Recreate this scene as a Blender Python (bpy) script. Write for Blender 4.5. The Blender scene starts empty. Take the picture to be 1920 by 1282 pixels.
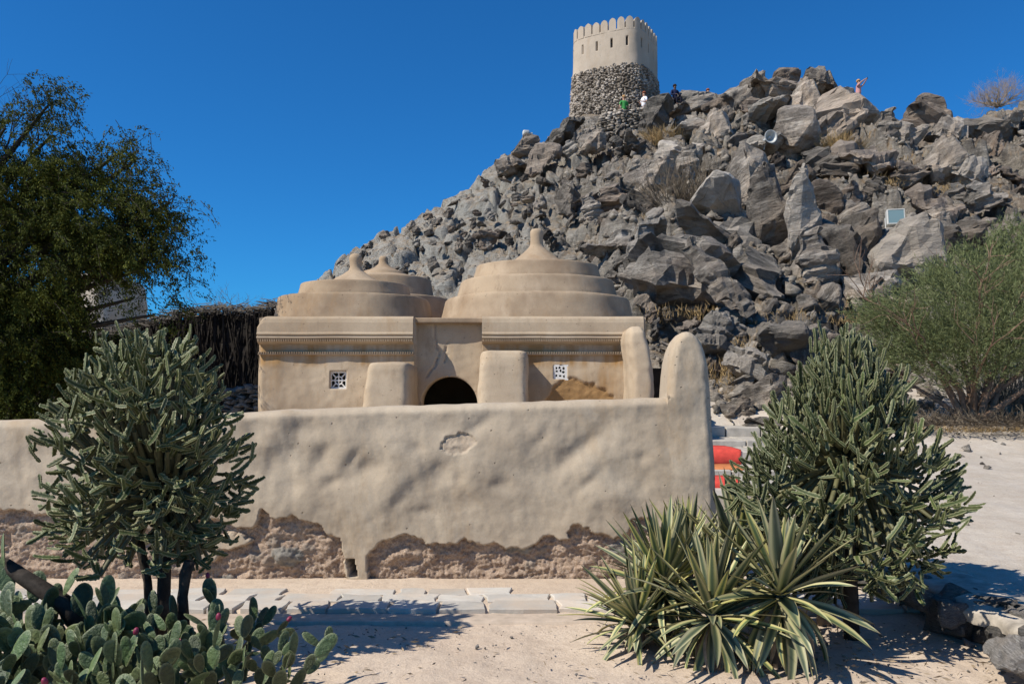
import bpy, bmesh, math, random
import numpy as np
from mathutils import Vector, Matrix, Euler
rng = np.random.default_rng(7); random.seed(7)
sc = bpy.context.scene
COL = sc.collection
F = 1500.0; CX = 960.0; HZ = 740.0; EYE = 1.6      # focal length in px of a 1920 wide frame, horizon row, eye height

# ---------------------------------------------------------------- camera, sky, sun, exposure
cam_d = bpy.data.cameras.new('camera'); cam = bpy.data.objects.new('camera', cam_d); COL.objects.link(cam)
cam.location = (0, 0, EYE); cam.rotation_euler = (math.radians(90), 0, 0)
cam_d.sensor_width = 36; cam_d.lens = 36*F/1920; cam_d.shift_y = (HZ-641)/1920
cam_d.clip_start = .05; cam_d.clip_end = 3000
sc.camera = cam
SUN_T = Vector((1.0, .50, -1.18)).normalized()       # direction the light travels
world = bpy.data.worlds.new('World'); sc.world = world; world.use_nodes = True
wn = world.node_tree; bg = wn.nodes['Background']
sky = wn.nodes.new('ShaderNodeTexSky'); sky.sky_type = 'NISHITA'; sky.sun_disc = False
sky.sun_elevation = math.asin(-SUN_T.z)
sky.sun_rotation = math.atan2(-SUN_T.x, -SUN_T.y)
sky.altitude = 300; sky.air_density = 1.0; sky.dust_density = .05; sky.ozone_density = 3.5
hs = wn.nodes.new('ShaderNodeMix'); hs.data_type = 'RGBA'; hs.blend_type = 'MULTIPLY'; hs.inputs[0].default_value = 1; hs.inputs[7].default_value = (.17, .80, 1.36, 1)   # the clear, deep polarised blue
wn.links.new(sky.outputs[0], hs.inputs[6]); wn.links.new(hs.outputs[2], bg.inputs[0])
bg.inputs[1].default_value = .08
sd = bpy.data.lights.new('sun', 'SUN'); sun = bpy.data.objects.new('sun', sd); COL.objects.link(sun)
sd.energy = 5.0; sd.angle = math.radians(.5); sd.color = (1, .945, .85)
sun.rotation_euler = SUN_T.to_track_quat('-Z', 'Y').to_euler()
sc.view_settings.view_transform = 'Standard'; sc.view_settings.look = 'None'
sc.view_settings.exposure = 0.22; sc.view_settings.gamma = 1
sc.view_settings.use_curve_mapping = False
try:
    sc.cycles.max_bounces = 6; sc.cycles.transparent_max_bounces = 4
except Exception: pass

# ---------------------------------------------------------------- numpy noise
def _h(ix, iy, iz, s):
    h = (ix.astype(np.int64)*374761393 + iy.astype(np.int64)*668265263 + iz.astype(np.int64)*2147483647 + s*1274126177) & 0xffffffff
    h = ((h ^ (h >> 13))*1274126177) & 0xffffffff
    h = ((h ^ (h >> 16))*2246822519) & 0xffffffff
    return ((h ^ (h >> 15)) & 0xffffff)/float(0xffffff)
def noise(x, y, z=0.0, s=0):
    x, y, z = np.broadcast_arrays(np.asarray(x, float), np.asarray(y, float), np.asarray(z, float))
    xi, yi, zi = np.floor(x), np.floor(y), np.floor(z)
    fx, fy, fz = x-xi, y-yi, z-zi
    ux, uy, uz = [f*f*f*(f*(f*6-15)+10) for f in (fx, fy, fz)]
    r = 0
    for dz in (0, 1):
        for dy in (0, 1):
            for dx in (0, 1):
                w = (ux if dx else 1-ux)*(uy if dy else 1-uy)*(uz if dz else 1-uz)
                a = _h(xi+dx, yi+dy, zi+dz, s)*6.2832; b = _h(xi+dx, yi+dy, zi+dz, s+77)*2-1
                q = np.sqrt(np.maximum(0, 1-b*b))
                r = r + w*((fx-dx)*np.cos(a)*q + (fy-dy)*np.sin(a)*q + (fz-dz)*b)
    return r*1.6                                    # about -1 .. 1
def fbm(x, y, z=0.0, o=4, s=0, g=.5):
    r = 0; a = 1; f = 1
    for i in range(o):
        r = r + a*noise(np.asarray(x)*f, np.asarray(y)*f, np.asarray(z)*f, s+i*13); a *= g; f *= 2.03
    return r
def voro(x, y, s=0):
    """nearest cell: distance, gap to the second, three cell hashes, offset from the cell centre"""
    x = np.asarray(x, float); y = np.asarray(y, float)
    xi, yi = np.floor(x), np.floor(y)
    d1 = np.full(x.shape, 9.); d2 = np.full(x.shape, 9.); r = [np.zeros(x.shape) for _ in range(5)]
    for j in (-1, 0, 1):
        for i in (-1, 0, 1):
            cx, cy = xi+i, yi+j
            px = cx+.12+.76*_h(cx, cy, cx*0, s); py = cy+.12+.76*_h(cx, cy, cx*0, s+5)
            d = np.hypot(x-px, y-py); m = d < d1
            d2 = np.where(m, d1, np.minimum(d2, d))
            vals = (_h(cx, cy, cx*0, s+9), _h(cx, cy, cx*0, s+11), _h(cx, cy, cx*0, s+15), x-px, y-py)
            for k in range(5): r[k] = np.where(m, vals[k], r[k])
            d1 = np.where(m, d, d1)
    return d1, d2-d1, r[0], r[1], r[2], r[3], r[4]
def sstep(a, b, x):
    t = np.clip((np.asarray(x, float)-a)/(b-a), 0, 1); return t*t*(3-2*t)
def W(px, py, d):                                   # a point d metres in front of the eye
    return Vector(((px-CX)/F*d, d, EYE-(py-HZ)/F*d))

# ---------------------------------------------------------------- object helpers
def tag(o, label=None, cat=None, group=None, kind=None):
    if label: o['label'] = label
    if cat: o['category'] = cat
    if group: o['group'] = group
    if kind: o['kind'] = kind
    return o
def empty(name, loc=(0, 0, 0), rz=0):
    o = bpy.data.objects.new(name, None); COL.objects.link(o); o.location = loc; o.rotation_euler = (0, 0, rz)
    o.empty_display_size = .2
    return o
def mesh_np(name, V, Fc, mat=None, smooth=False, attrs=None):
    V = np.asarray(V, dtype=np.float32).reshape(-1, 3)
    me = bpy.data.meshes.new(name)
    if isinstance(Fc, np.ndarray):
        nf, k = Fc.shape
        me.vertices.add(len(V)); me.vertices.foreach_set('co', V.ravel())
        me.loops.add(nf*k); me.polygons.add(nf)
        me.loops.foreach_set('vertex_index', Fc.astype(np.int32).ravel())
        me.polygons.foreach_set('loop_start', np.arange(0, nf*k, k, dtype=np.int32))
        me.update(calc_edges=True); me.validate()
    else:
        me.from_pydata(V.tolist(), [], [list(map(int, f)) for f in Fc]); me.update()
    if attrs:
        for k_, a in attrs.items():
            at = me.attributes.new(k_, 'FLOAT', 'POINT'); at.data.foreach_set('value', np.asarray(a, dtype=np.float32).ravel())
    if smooth: me.polygons.foreach_set('use_smooth', np.ones(len(me.polygons), dtype=bool))
    if mat: me.materials.append(mat)
    return me
def obj(name, me, parent=None, loc=None, rot=None, scale=None):
    o = bpy.data.objects.new(name, me); COL.objects.link(o)
    if parent: o.parent = parent
    if loc is not None: o.location = loc
    if rot is not None: o.rotation_euler = rot
    if scale is not None: o.scale = scale
    return o
def grid_faces(nu, nv, close_u=False):
    i = np.arange(nu if close_u else nu-1)[:, None]; j = np.arange(nv-1)[None, :]
    i2 = (i+1) % nu
    return np.stack([i*nv+j, i2*nv+j, i2*nv+j+1, i*nv+j+1], -1).reshape(-1, 4)
def bm_new(): return bmesh.new()
def bm_box(bm, x0, x1, y0, y1, z0, z1, bevel=0):
    vs = [bm.verts.new(p) for p in ((x0,y0,z0),(x1,y0,z0),(x1,y1,z0),(x0,y1,z0),(x0,y0,z1),(x1,y0,z1),(x1,y1,z1),(x0,y1,z1))]
    fs = [bm.faces.new([vs[i] for i in f]) for f in ((0,3,2,1),(4,5,6,7),(0,1,5,4),(1,2,6,5),(2,3,7,6),(3,0,4,7))]
    if bevel:
        es = list({e for f in fs for e in f.edges})
        bmesh.ops.bevel(bm, geom=es, offset=bevel, segments=2, affect='EDGES', profile=.5)
def bm_mesh(name, bm, mat, smooth=False):
    bmesh.ops.recalc_face_normals(bm, faces=bm.faces)
    me = bpy.data.meshes.new(name); bm.to_mesh(me); bm.free()
    if mat: me.materials.append(mat)
    if smooth: me.polygons.foreach_set('use_smooth', np.ones(len(me.polygons), dtype=bool))
    return me
def tube(pts, rad, seg=7, cap=True):
    """V, F of a tube through pts"""
    pts = [Vector(p) for p in pts]; n = len(pts); V = []; Fc = []
    up = Vector((.13, .31, 1)).normalized()
    for i, p in enumerate(pts):
        t = (pts[min(i+1, n-1)]-pts[max(i-1, 0)]).normalized()
        a = t.cross(up)
        if a.length < .1: a = t.cross(Vector((1, 0, 0)))
        a.normalize(); b = t.cross(a)
        r = rad[i] if hasattr(rad, '__len__') else rad
        for k in range(seg):
            th = 6.28318*k/seg; V.append(p+(a*math.cos(th)+b*math.sin(th))*r)
    for i in range(n-1):
        for k in range(seg):
            k2 = (k+1) % seg; Fc.append((i*seg+k, i*seg+k2, (i+1)*seg+k2, (i+1)*seg+k))
    if cap: Fc.append(tuple(range(seg-1, -1, -1))); Fc.append(tuple((n-1)*seg+k for k in range(seg)))
    return V, Fc
def join_vf(parts):
    V = []; Fc = []; o = 0
    for v, f in parts:
        V += [tuple(p) for p in v]; Fc += [tuple(i+o for i in q) for q in f]; o += len(v)
    return V, Fc
def pt_vary(a, s=.1): return a*(1+random.uniform(-s, s))

# ---------------------------------------------------------------- materials
class NT:
    def __init__(self, name, rough=.9, spec=.2):
        self.m = bpy.data.materials.new(name); self.m.use_nodes = True; self.t = self.m.node_tree
        self.b = self.t.nodes['Principled BSDF']; self.b.inputs['Roughness'].default_value = rough
        self.b.inputs['Specular IOR Level'].default_value = spec
        self.tc = self.n('ShaderNodeTexCoord').outputs['Object']
    def n(self, t, **kw):
        x = self.t.nodes.new(t)
        for k, v in kw.items(): setattr(x, k, v)
        return x
    def l(self, a, b): self.t.links.new(a, b)
    def set(self, x, i, v):
        if isinstance(v, bpy.types.NodeSocket): self.l(v, x.inputs[i])
        elif v is not None:
            if isinstance(v, (tuple, list)) and len(v) == 3 and x.inputs[i].type == 'RGBA': v = (*v, 1)
            x.inputs[i].default_value = v
    def mapping(self, scale=(1, 1, 1), vec=None, rot=(0, 0, 0)):
        x = self.n('ShaderNodeMapping'); self.l(vec or self.tc, x.inputs[0]); x.inputs['Scale'].default_value = scale; x.inputs['Rotation'].default_value = rot
        return x.outputs[0]
    def noise(self, scale, detail=4, rough=.6, vec=None, dist=0):
        x = self.n('ShaderNodeTexNoise'); self.l(vec or self.tc, x.inputs['Vector'])
        x.inputs['Scale'].default_value = scale; x.inputs['Detail'].default_value = detail; x.inputs['Roughness'].default_value = rough; x.inputs['Distortion'].default_value = dist
        return x.outputs['Fac']
    def voro(self, scale, feature='F1', vec=None, out='Distance'):
        x = self.n('ShaderNodeTexVoronoi', feature=feature); self.l(vec or self.tc, x.inputs['Vector']); x.inputs['Scale'].default_value = scale
        return x.outputs[out]
    def ramp(self, fac, stops):
        x = self.n('ShaderNodeValToRGB'); self.l(fac, x.inputs[0]); e = x.color_ramp.elements
        while len(e) < len(stops): e.new(.5)
        for i, (p, c) in enumerate(stops):
            e[i].position = p; e[i].color = (*c, 1) if isinstance(c, (tuple, list)) else (c, c, c, 1)
        return x.outputs[0]
    def mix(self, fac, a, b, mode='MIX'):
        x = self.n('ShaderNodeMix', data_type='RGBA', blend_type=mode)
        self.set(x, 0, fac); self.set(x, 6, a); self.set(x, 7, b); return x.outputs[2]
    def math(self, op, a, b=None, c=None, clamp=False):
        x = self.n('ShaderNodeMath', operation=op, use_clamp=clamp); self.set(x, 0, a)
        if b is not None: self.set(x, 1, b)
        if c is not None: self.set(x, 2, c)
        return x.outputs[0]
    def attr(self, name): 
        x = self.n('ShaderNodeAttribute', attribute_name=name); return x.outputs['Fac']
    def rnd(self): return self.n('ShaderNodeObjectInfo').outputs['Random']
    def color(self, c): self.set(self.b, 'Base Color', c)
    def bump(self, h, strength=.3, dist=.02):
        x = self.n('ShaderNodeBump'); x.inputs['Strength'].default_value = strength; x.inputs['Distance'].default_value = dist
        self.l(h, x.inputs['Height'])
        if self.b.inputs['Normal'].links: self.l(self.b.inputs['Normal'].links[0].from_socket, x.inputs['Normal'])
        self.l(x.outputs[0], self.b.inputs['Normal'])

def mat_plaster(name, base, dark, pale, erode=False, stain=False, fine=1.0):
    m = NT(name, .93, .12)
    c = m.mix(m.ramp(m.noise(.9*fine, 5, .62), [(.36, 0), (.60, 1)]), dark, base)
    c = m.mix(m.ramp(m.noise(2.6*fine, 4, .6, m.mapping((1, 1, .45))), [(.52, 0), (.8, .75)]), c, pale)
    c = m.mix(m.ramp(m.noise(1.7*fine, 6, .7, m.mapping((1.6, 1.6, .5))), [(.54, 0), (.72, .55)]), c, (base[0]*.80, base[1]*.66, base[2]*.50))
    c = m.mix(m.ramp(m.noise(60*fine, 3, .7), [(.3, .28), (.62, 0)]), c, tuple(v*.62 for v in base))
    c = m.mix(m.ramp(m.voro(38*fine), [(.0, .5), (.13, 0)]), c, tuple(v*.55 for v in base))
    if stain:
        s = m.math('MULTIPLY', m.attr('stain'), m.ramp(m.noise(2.2, 3, .7, m.mapping((1.6, 1.6, .22))), [(.38, 0), (.62, 1)]))
        c = m.mix(m.math('MULTIPLY', s, .9, clamp=True), c, (.33, .19, .075))
    m.bump(m.noise(2.2*fine, 5, .6), .18, .05)
    m.bump(m.noise(26*fine, 4, .7), .35, .006)
    pit = m.ramp(m.voro(8*fine), [(.0, 1), (.045, .9), (.075, 0)])
    c = m.mix(m.math('MULTIPLY', pit, .8), c, tuple(v*.35 for v in base)); m.bump(m.math('SUBTRACT', 1.0, pit), .8, .01)
    c = m.mix(m.ramp(m.noise(3.1*fine, 6, .8, m.mapping((1, 1, .3))), [(.56, 0), (.66, .45)]), c, tuple(v*.72 for v in dark))
    m.bump(m.ramp(m.voro(38*fine), [(.0, 0), (.16, 1)]), .4, .006)
    if erode:
        e = m.attr('erode')
        mud = m.mix(m.ramp(m.noise(6, 5, .7), [(.3, 0), (.7, 1)]), (.27, .175, .115), (.52, .385, .275))
        mud = m.mix(m.ramp(m.noise(34, 4, .8), [(.42, 0), (.62, .8)]), mud, (.60, .47, .36))
        mud = m.mix(m.ramp(m.noise(70, 3, .8), [(.3, .7), (.5, 0)]), mud, (.13, .085, .055))
        st = m.mix(m.ramp(m.noise(14, 4, .7), [(.3, 0), (.7, 1)]), (.19, .175, .15), (.38, .345, .29))
        mud = m.mix(m.attr('stone'), mud, st)
        c = m.mix(e, c, mud)
        x = m.n('ShaderNodeBump'); x.inputs['Distance'].default_value = .02
        m.l(m.math('MULTIPLY', e, .9), x.inputs['Strength']); m.l(m.noise(42, 5, .85), x.inputs['Height'])
        m.l(m.b.inputs['Normal'].links[0].from_socket, x.inputs['Normal']); m.l(x.outputs[0], m.b.inputs['Normal'])
    if stain:
        c = m.mix(m.math('MULTIPLY', m.math('MULTIPLY', m.attr('stain'), e), .75, clamp=True), c, (.36, .215, .095))
    m.color(c); return m.m

def mat_rock(name, dk, mid, pale, warm, scale=1.0, dust=.5, vary=True):
    m = NT(name, .85, .25)
    strata = m.mapping((1, 1, 5.5), rot=(.5, .35, 0))
    c = m.mix(m.ramp(m.noise(1.3*scale, 7, .72), [(.37, 0), (.53, 1)]), dk, mid)
    c = m.mix(m.ramp(m.noise(1.6*scale, 5, .7, strata), [(.5, 0), (.62, .85)]), c, pale)
    c = m.mix(m.ramp(m.noise(.7*scale, 4, .6), [(.52, 0), (.72, .75)]), c, warm)
    c = m.mix(m.ramp(m.noise(26*scale, 4, .75), [(.3, .5), (.52, 0)]), c, tuple(v*.5 for v in dk))
    c = m.mix(m.ramp(m.noise(3.0*scale, 4, .8, strata), [(.34, .75), (.44, 0)]), c, tuple(v*.45 for v in dk))
    if vary:
        r = m.rnd()
        c = m.mix(m.ramp(r, [(0, .0), (.55, .1), (1, .6)]), c, pale)
        v = m.n('ShaderNodeHueSaturation'); m.l(c, v.inputs['Color']); m.l(m.math('MULTIPLY_ADD', m.math('FRACT', m.math('MULTIPLY', r, 17.3)), .85, .4), v.inputs['Value'])
        c = v.outputs[0]
    # dust and grit lie on the faces that look up
    g = m.n('ShaderNodeNewGeometry'); sx = m.n('ShaderNodeSeparateXYZ'); m.l(g.outputs['Normal'], sx.inputs[0])
    up = m.ramp(sx.outputs['Z'], [(.55, 0), (.97, 1)])
    c = m.mix(m.math('MULTIPLY', m.math('MULTIPLY', up, dust), m.ramp(m.noise(2.4*scale, 4, .7), [(.35, .1), (.65, 1)])), c, (.36, .30, .235))
    m.bump(m.noise(2.2*scale, 7, .75, strata), .95, .16/scale)
    m.bump(m.noise(9*scale, 6, .8), .9, .06/scale)
    m.color(c); return m.m

def mat_plain(name, col, rough=.6, spec=.4, var=.15, scale=20, bump=0, metal=0):
    m = NT(name, rough, spec); m.b.inputs['Metallic'].default_value = metal
    c = m.mix(m.ramp(m.noise(scale, 4, .6), [(.3, 0), (.7, 1)]), tuple(v*(1-var) for v in col), tuple(min(1, v*(1+var)) for v in col))
    if bump: m.bump(m.noise(scale*2, 4, .7), bump, .005)
    m.color(c); return m.m

M = {}
M['wall'] = mat_plaster('mud_plaster_wall', (.48, .395, .29), (.40, .32, .23), (.54, .46, .35), erode=True)
M['mosque'] = mat_plaster('mud_plaster_mosque', (.48, .378, .262), (.36, .27, .18), (.55, .445, .32), erode=True, stain=True)
M['dome'] = mat_plaster('mud_plaster_dome', (.42, .318, .213), (.26, .185, .12), (.50, .39, .275))
M['tower'] = mat_plaster('mud_plaster_tower', (.46, .385, .30), (.38, .315, .24), (.53, .455, .365), fine=.45)
M['oldhouse'] = mat_plaster('mud_plaster_old', (.56, .49, .39), (.46, .39, .30), (.64, .57, .47), fine=.6)
M['rock'] = mat_rock('boulder_rock', (.085, .070, .058), (.265, .228, .188), (.50, .445, .375), (.34, .235, .15))
M['rock_grey'] = mat_rock('boulder_rock_grey', (.068, .060, .051), (.215, .192, .162), (.43, .39, .335), (.28, .20, .14))
M['rock_brown'] = mat_rock('boulder_rock_brown', (.070, .052, .041), (.215, .168, .130), (.42, .35, .28), (.28, .175, .105))
M['rubble'] = mat_rock('rubble_rock', (.10, .087, .073), (.33, .29, .235), (.54, .475, .39), (.37, .27, .175), 1.6, vary=False)
M['border'] = mat_rock('border_rock', (.12, .11, .10), (.26, .24, .215), (.46, .43, .39), (.3, .25, .2), 5, .6)
# ---------------------------------------------------------------- terrain functions
RIDGE = [(300,760,31),(430,690,31),(500,610,32),(540,562,32),(600,520,33),(650,474,34),(720,434,36),(800,390,38),(880,345,40),(950,298,42),(1000,262,43),(1060,234,44),
         (1130,226,45),(1200,222,45),(1260,212,44.5),(1330,200,44),(1400,185,43),(1460,178,42.5),(1520,182,42.5),(1570,186,42.5),(1620,232,42.5),(1680,252,43),
         (1740,240,44),(1800,258,46),(1850,225,49),(1920,200,51),(2100,160,54),(2400,130,57)]
RW = [W(*p) for p in RIDGE]
rx = np.array([p.x for p in RW]); ry = np.array([p.y for p in RW]); rz = np.array([p.z for p in RW])
def G(x, y):
    """the lie of the sandy ground"""
    x = np.asarray(x, float); y = np.asarray(y, float)
    xt = 3.08-.55*sstep(7.5, 10, y)
    s = sstep(xt-.12, xt+.15+.6*sstep(7, 10, y), x)
    lift = np.interp(y, [3, 5, 6.5, 12, 15, 19, 30], [.24, .25, .30, .66, 1.15, 1.9, 2.2])
    lift = lift*(1-.0*x)
    lift = lift-.42*sstep(2.0, 2.35, x)*(1-sstep(4.7, 5.0, x))*sstep(9.3, 9.6, y)*(1-sstep(15.3, 15.7, y))
    fade = 1-sstep(40, 80, np.hypot(x, y-20))
    return s*lift*fade
def Hbase(x, y):
    x = np.asarray(x, float); y = np.asarray(y, float)
    yr = np.interp(x, rx, ry); zr = np.interp(x, rx, rz)
    yf = np.interp(x, [-14, -6, 2, 6, 12, 20], [24, 20.5, 19, 18.5, 19, 21])
    t = (y-yf)/(yr-yf); g = G(x, np.minimum(y, 22))
    tt = np.clip(t, 0, 1)
    z = g+(zr-g)*(tt**.93)
    z = np.where(t < 0, g+(t*3), z)
    back = np.maximum(0, y-yr-4); z = z-back*.55
    return z, tt
def crag(x, y):
    """blocky rock relief: tilted facets at several sizes"""
    wx = x+.5*noise(x*.5, y*.5, s=3); wy = y+.5*noise(x*.5, y*.5, s=4)
    out = 0
    for sc_, amp, tl, sd_ in ((.36, .75, 1.0, 1), (.8, .36, 1.0, 2), (1.9, .17, 1.1, 3), (4.2, .075, 1.1, 4)):
        d1, gap, a, b, c, ox, oy = voro(wx*sc_*1.15+wy*sc_*.25, wy*sc_*.8, sd_)
        out = out+amp*((a-.5)*1.7+tl*((b-.42)*2*ox*-1.0+(c-.55)*2*oy)-1.7*(1-sstep(.04, .13, gap)))
    return out
def H(x, y, rough=True):
    z, t = Hbase(x, y)
    if rough:
        amp = np.clip(t*9, 0, 1)*(.42+.58*sstep(-1.0, 5, x))
        z = z+amp*crag(x, y)
        # flatten under the tower and its terrace
        f = 1-sstep(2.6, 4.2, np.hypot(x-6.0, y-46.0)); z = z*(1-f)+(17.0)*f
        f = 1-sstep(.7, 1.6, np.hypot((x-6.6)*.55, y-42.9)); z = z*(1-f)+15.9*f
    return z
# ray march table
def cast(px, py, fn=None, y0=14., y1=60., n=460):
    px = np.atleast_1d(np.asarray(px, float)); py = np.atleast_1d(np.asarray(py, float))
    ys = np.linspace(y0, y1, n)
    X = (px[:, None]-CX)/F*ys[None]; Z = EYE-(py[:, None]-HZ)/F*ys[None]; Y = np.broadcast_to(ys[None], X.shape)
    hz = (fn or (lambda a, b: Hbase(a, b)[0]))(X, Y)
    hit = hz > Z; i = hit.argmax(1); ok = hit.any(1)
    return ys[i], ok

# ---------------------------------------------------------------- ground sheet (reaches the horizon)
def sand_mat():
    m = NT('sand_ground', .95, .1)
    P = m.noise(.55, 5, .65)
    c = m.mix(m.ramp(P, [(.32, 0), (.7, 1)]), (.52, .405, .30), (.62, .51, .395))
    sx = m.n('ShaderNodeSeparateXYZ'); m.l(m.tc, sx.inputs[0])
    right = m.ramp(m.math('ADD', sx.outputs['X'], m.math('MULTIPLY', P, .8)), [(0, 0), (1, 1)])
    rr = m.n('ShaderNodeMapRange'); m.l(sx.outputs['X'], rr.inputs[0]); rr.inputs[1].default_value = 2.7; rr.inputs[2].default_value = 3.6
    c = m.mix(rr.outputs[0], c, m.mix(m.ramp(m.noise(1.5, 5, .7), [(.3, 0), (.7, 1)]), (.41, .355, .285), (.54, .48, .40)))
    c = m.mix(m.ramp(m.noise(7, 5, .75), [(.3, .4), (.55, 0)]), c, (.36, .27, .20))
    c = m.mix(m.ramp(m.noise(70, 3, .8), [(.3, .55), (.5, 0)]), c, (.30, .23, .17))
    c = m.mix(m.ramp(m.noise(90, 2, .8), [(.6, 0), (.75, .5)]), c, (.74, .67, .58))
    m.bump(m.noise(9, 6, .7), .6, .03); m.bump(m.noise(55, 4, .8), .6, .008)
    m.color(c); return m.m
M['sand'] = sand_mat()
def lines(segs):
    out = []
    for a, b, st in segs: out += list(np.arange(a, b, st))
    return np.array(out+[segs[-1][1]])
gx = lines([(-900,-300,150),(-300,-60,30),(-60,-14,4),(-14,-5,.3),(-5,2.6,.07),(2.6,3.7,.035),(3.7,9,.09),(9,30,.6),(30,90,6),(90,300,30),(300,900,150)])
gy = lines([(-400,-60,85),(-60,0,6),(0,3.4,.4),(3.4,8,.05),(8,14,.12),(14,24,.3),(24,60,3),(60,300,24),(300,1500,200)])
XX, YY = np.meshgrid(gx, gy, indexing='ij')
near = (1-sstep(20, 40, np.hypot(XX, YY-8)))
ZZ = G(XX, YY)+near*(.028*fbm(XX*.9, YY*.9, o=3, s=5)+.012*fbm(XX*5, YY*5, o=3, s=6))
ZZ = ZZ - .008*(1-sstep(5.62, 5.80, YY))*(XX < 3.0)     # lower below the kerb
ZZ = ZZ - .15*sstep(100, 900, np.hypot(XX, YY))
me = mesh_np('ground', np.stack([XX, YY, ZZ], -1), grid_faces(len(gx), len(gy)), M['sand'], True)
tag(obj('ground', me), kind='structure')

# ---------------------------------------------------------------- the rocky hill
hx = np.arange(-14.5, 34, .105); hy = lines([(17,30,.105),(30,47,.125),(47,62,.5)])
XX, YY = np.meshgrid(hx, hy, indexing='ij')
ZZ = H(XX, YY)
# sideways shove so faces are not all heightfield-like
WX = XX+.10*noise(XX*1.3, YY*1.3, ZZ, 21)+.05*noise(XX*4, YY*4, ZZ*2, 22); WY = YY+.12*noise(XX*1.3, YY*1.3, ZZ, 23)+.05*noise(XX*4, YY*4, ZZ*2, 24)
def hill_mat():
    m = NT('hillside_rock', .9, .2)
    st = m.mapping((1, 1, 4.5), rot=(.5, .4, 0))
    c = m.mix(m.ramp(m.noise(.9, 7, .7), [(.35, 0), (.65, 1)]), (.115, .10, .083), (.36, .32, .265))
    c = m.mix(m.ramp(m.noise(1.6, 6, .75, st), [(.5, 0), (.68, .9)]), c, (.54, .485, .41))
    c = m.mix(m.ramp(m.noise(.5, 4, .6), [(.5, 0), (.7, .7)]), c, (.25, .185, .13))
    c = m.mix(m.ramp(m.noise(9, 6, .8), [(.33, .8), (.5, 0)]), c, (.07, .065, .06))
    c = m.mix(m.math('MULTIPLY', m.attr('pale'), m.ramp(m.noise(2.2, 6, .75), [(.34, 0), (.5, .8)])), c, (.43, .415, .365))
    g = m.n('ShaderNodeNewGeometry'); sx = m.n('ShaderNodeSeparateXYZ'); m.l(g.outputs['Normal'], sx.inputs[0])
    up = m.ramp(sx.outputs['Z'], [(.6, 0), (.95, 1)])
    soil = m.mix(m.ramp(m.noise(3, 5, .7), [(.42, 0), (.62, 1)]), (.40, .33, .25), (.40, .25, .11))
    c = m.mix(m.math('MULTIPLY', up, m.ramp(m.noise(1.3, 5, .7), [(.40, .1), (.6, .85)])), c, soil)
    m.bump(m.noise(3, 7, .75, st), 1, .18); m.bump(m.noise(12, 6, .8), .9, .06)
    m.color(c); return m.m
M['hill'] = hill_mat()
me = mesh_np('rocky_hill', np.stack([WX, WY, ZZ], -1), grid_faces(len(hx), len(hy)), M['hill'], False, {'pale': 1-sstep(-3, 4.5, XX+1.2*noise(XX*.4, YY*.4))})
tag(obj('rocky_hill', me), kind='structure')

# ---------------------------------------------------------------- boulders
def rock_mesh(name, seed, mat, dims=(1, 1, 1), n=13, sub=2, rough=.05, bevel=.03, taper=0):
    r = random.Random(seed); bm = bmesh.new()
    for _ in range(n):
        p = Vector([r.uniform(-1, 1) for _ in range(3)])
        k = max(abs(p.x), abs(p.y), abs(p.z)); p = p/k*r.uniform(.8, 1.0)      # near a box surface
        p = p*.72+p.normalized()*.28
        q = 1-taper*(p.z*.5+.5)
        bm.verts.new((p.x*dims[0]*.5*q, p.y*dims[1]*.5*q, p.z*dims[2]*.5))
    res = bmesh.ops.convex_hull(bm, input=bm.verts)
    bmesh.ops.delete(bm, geom=[g for g in res['geom_interior'] if isinstance(g, bmesh.types.BMVert)], context='VERTS')
    bmesh.ops.dissolve_limit(bm, angle_limit=math.radians(9), verts=bm.verts, edges=bm.edges)
    if bevel: bmesh.ops.bevel(bm, geom=list(bm.edges), offset=bevel*r.uniform(.7, 1.3), segments=1, affect='EDGES', clamp_overlap=True)
    bmesh.ops.triangulate(bm, faces=bm.faces)
    for k in range(sub):
        L = [e for e in bm.edges if e.calc_length() > .8/(2.2**(k+1))]
        if L: bmesh.ops.subdivide_edges(bm, edges=L, cuts=1); bmesh.ops.triangulate(bm, faces=[f for f in bm.faces if len(f.verts) > 3])
    if rough:
        bm.normal_update()
        co = np.array([v.co[:] for v in bm.verts]); nn = np.array([v.normal[:] for v in bm.verts])
        ax = np.array([r.uniform(-.35, .35), r.uniform(-.35, .35), 1.]); ax /= np.linalg.norm(ax); lay = (co@ax)*r.choice((7, 9, 12))+.35*fbm(co[:, 0]*2, co[:, 1]*2, 0, 2, seed+5)
        ax2 = np.array([1., r.uniform(-.5, .5), r.uniform(-.4, .4)]); lay2 = (co@ax2)*r.choice((3, 4.5))
        stp_ = (_h(np.floor(lay), lay*0, lay*0, seed)-.6)*.085+(_h(np.floor(lay2), lay*0, lay*0, seed+3)-.6)*.07
        d = stp_*(1 if bevel < .05 else .3)+rough*fbm(co[:, 0]*2.3, co[:, 1]*2.3, co[:, 2]*4.5, o=4, s=seed)
        d = np.where(d < -.3*rough, d*1.6, d)
        for v, dd, q in zip(bm.verts, d, nn): v.co += Vector(q)*float(dd)
    zc = 0
    me = bm_mesh(name, bm, mat, False)
    return me
RK = {}
k_ = 0
for key, dims in (('block', (1, .85, .8)), ('slab', (1.15, .9, .42)), ('long', (1.5, .8, .6)), ('column', (.62, .6, 1.5)), ('wedge', (1, .8, 1.0))):
    for mt in ('rock', 'rock_grey', 'rock_brown'):
        RK[key, mt] = []
        for i in range(3):
            k_ += 1
            RK[key, mt].append(rock_mesh('boulder', 100+k_, M[mt], dims, random.choice((11, 13, 15)), 3, .034, .016, .5 if key == 'wedge' else 0))
round_rock = rock_mesh('boulder', 911, M['rock_brown'], (1, 1, .95), 26, 3, .035, .06)
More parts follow.
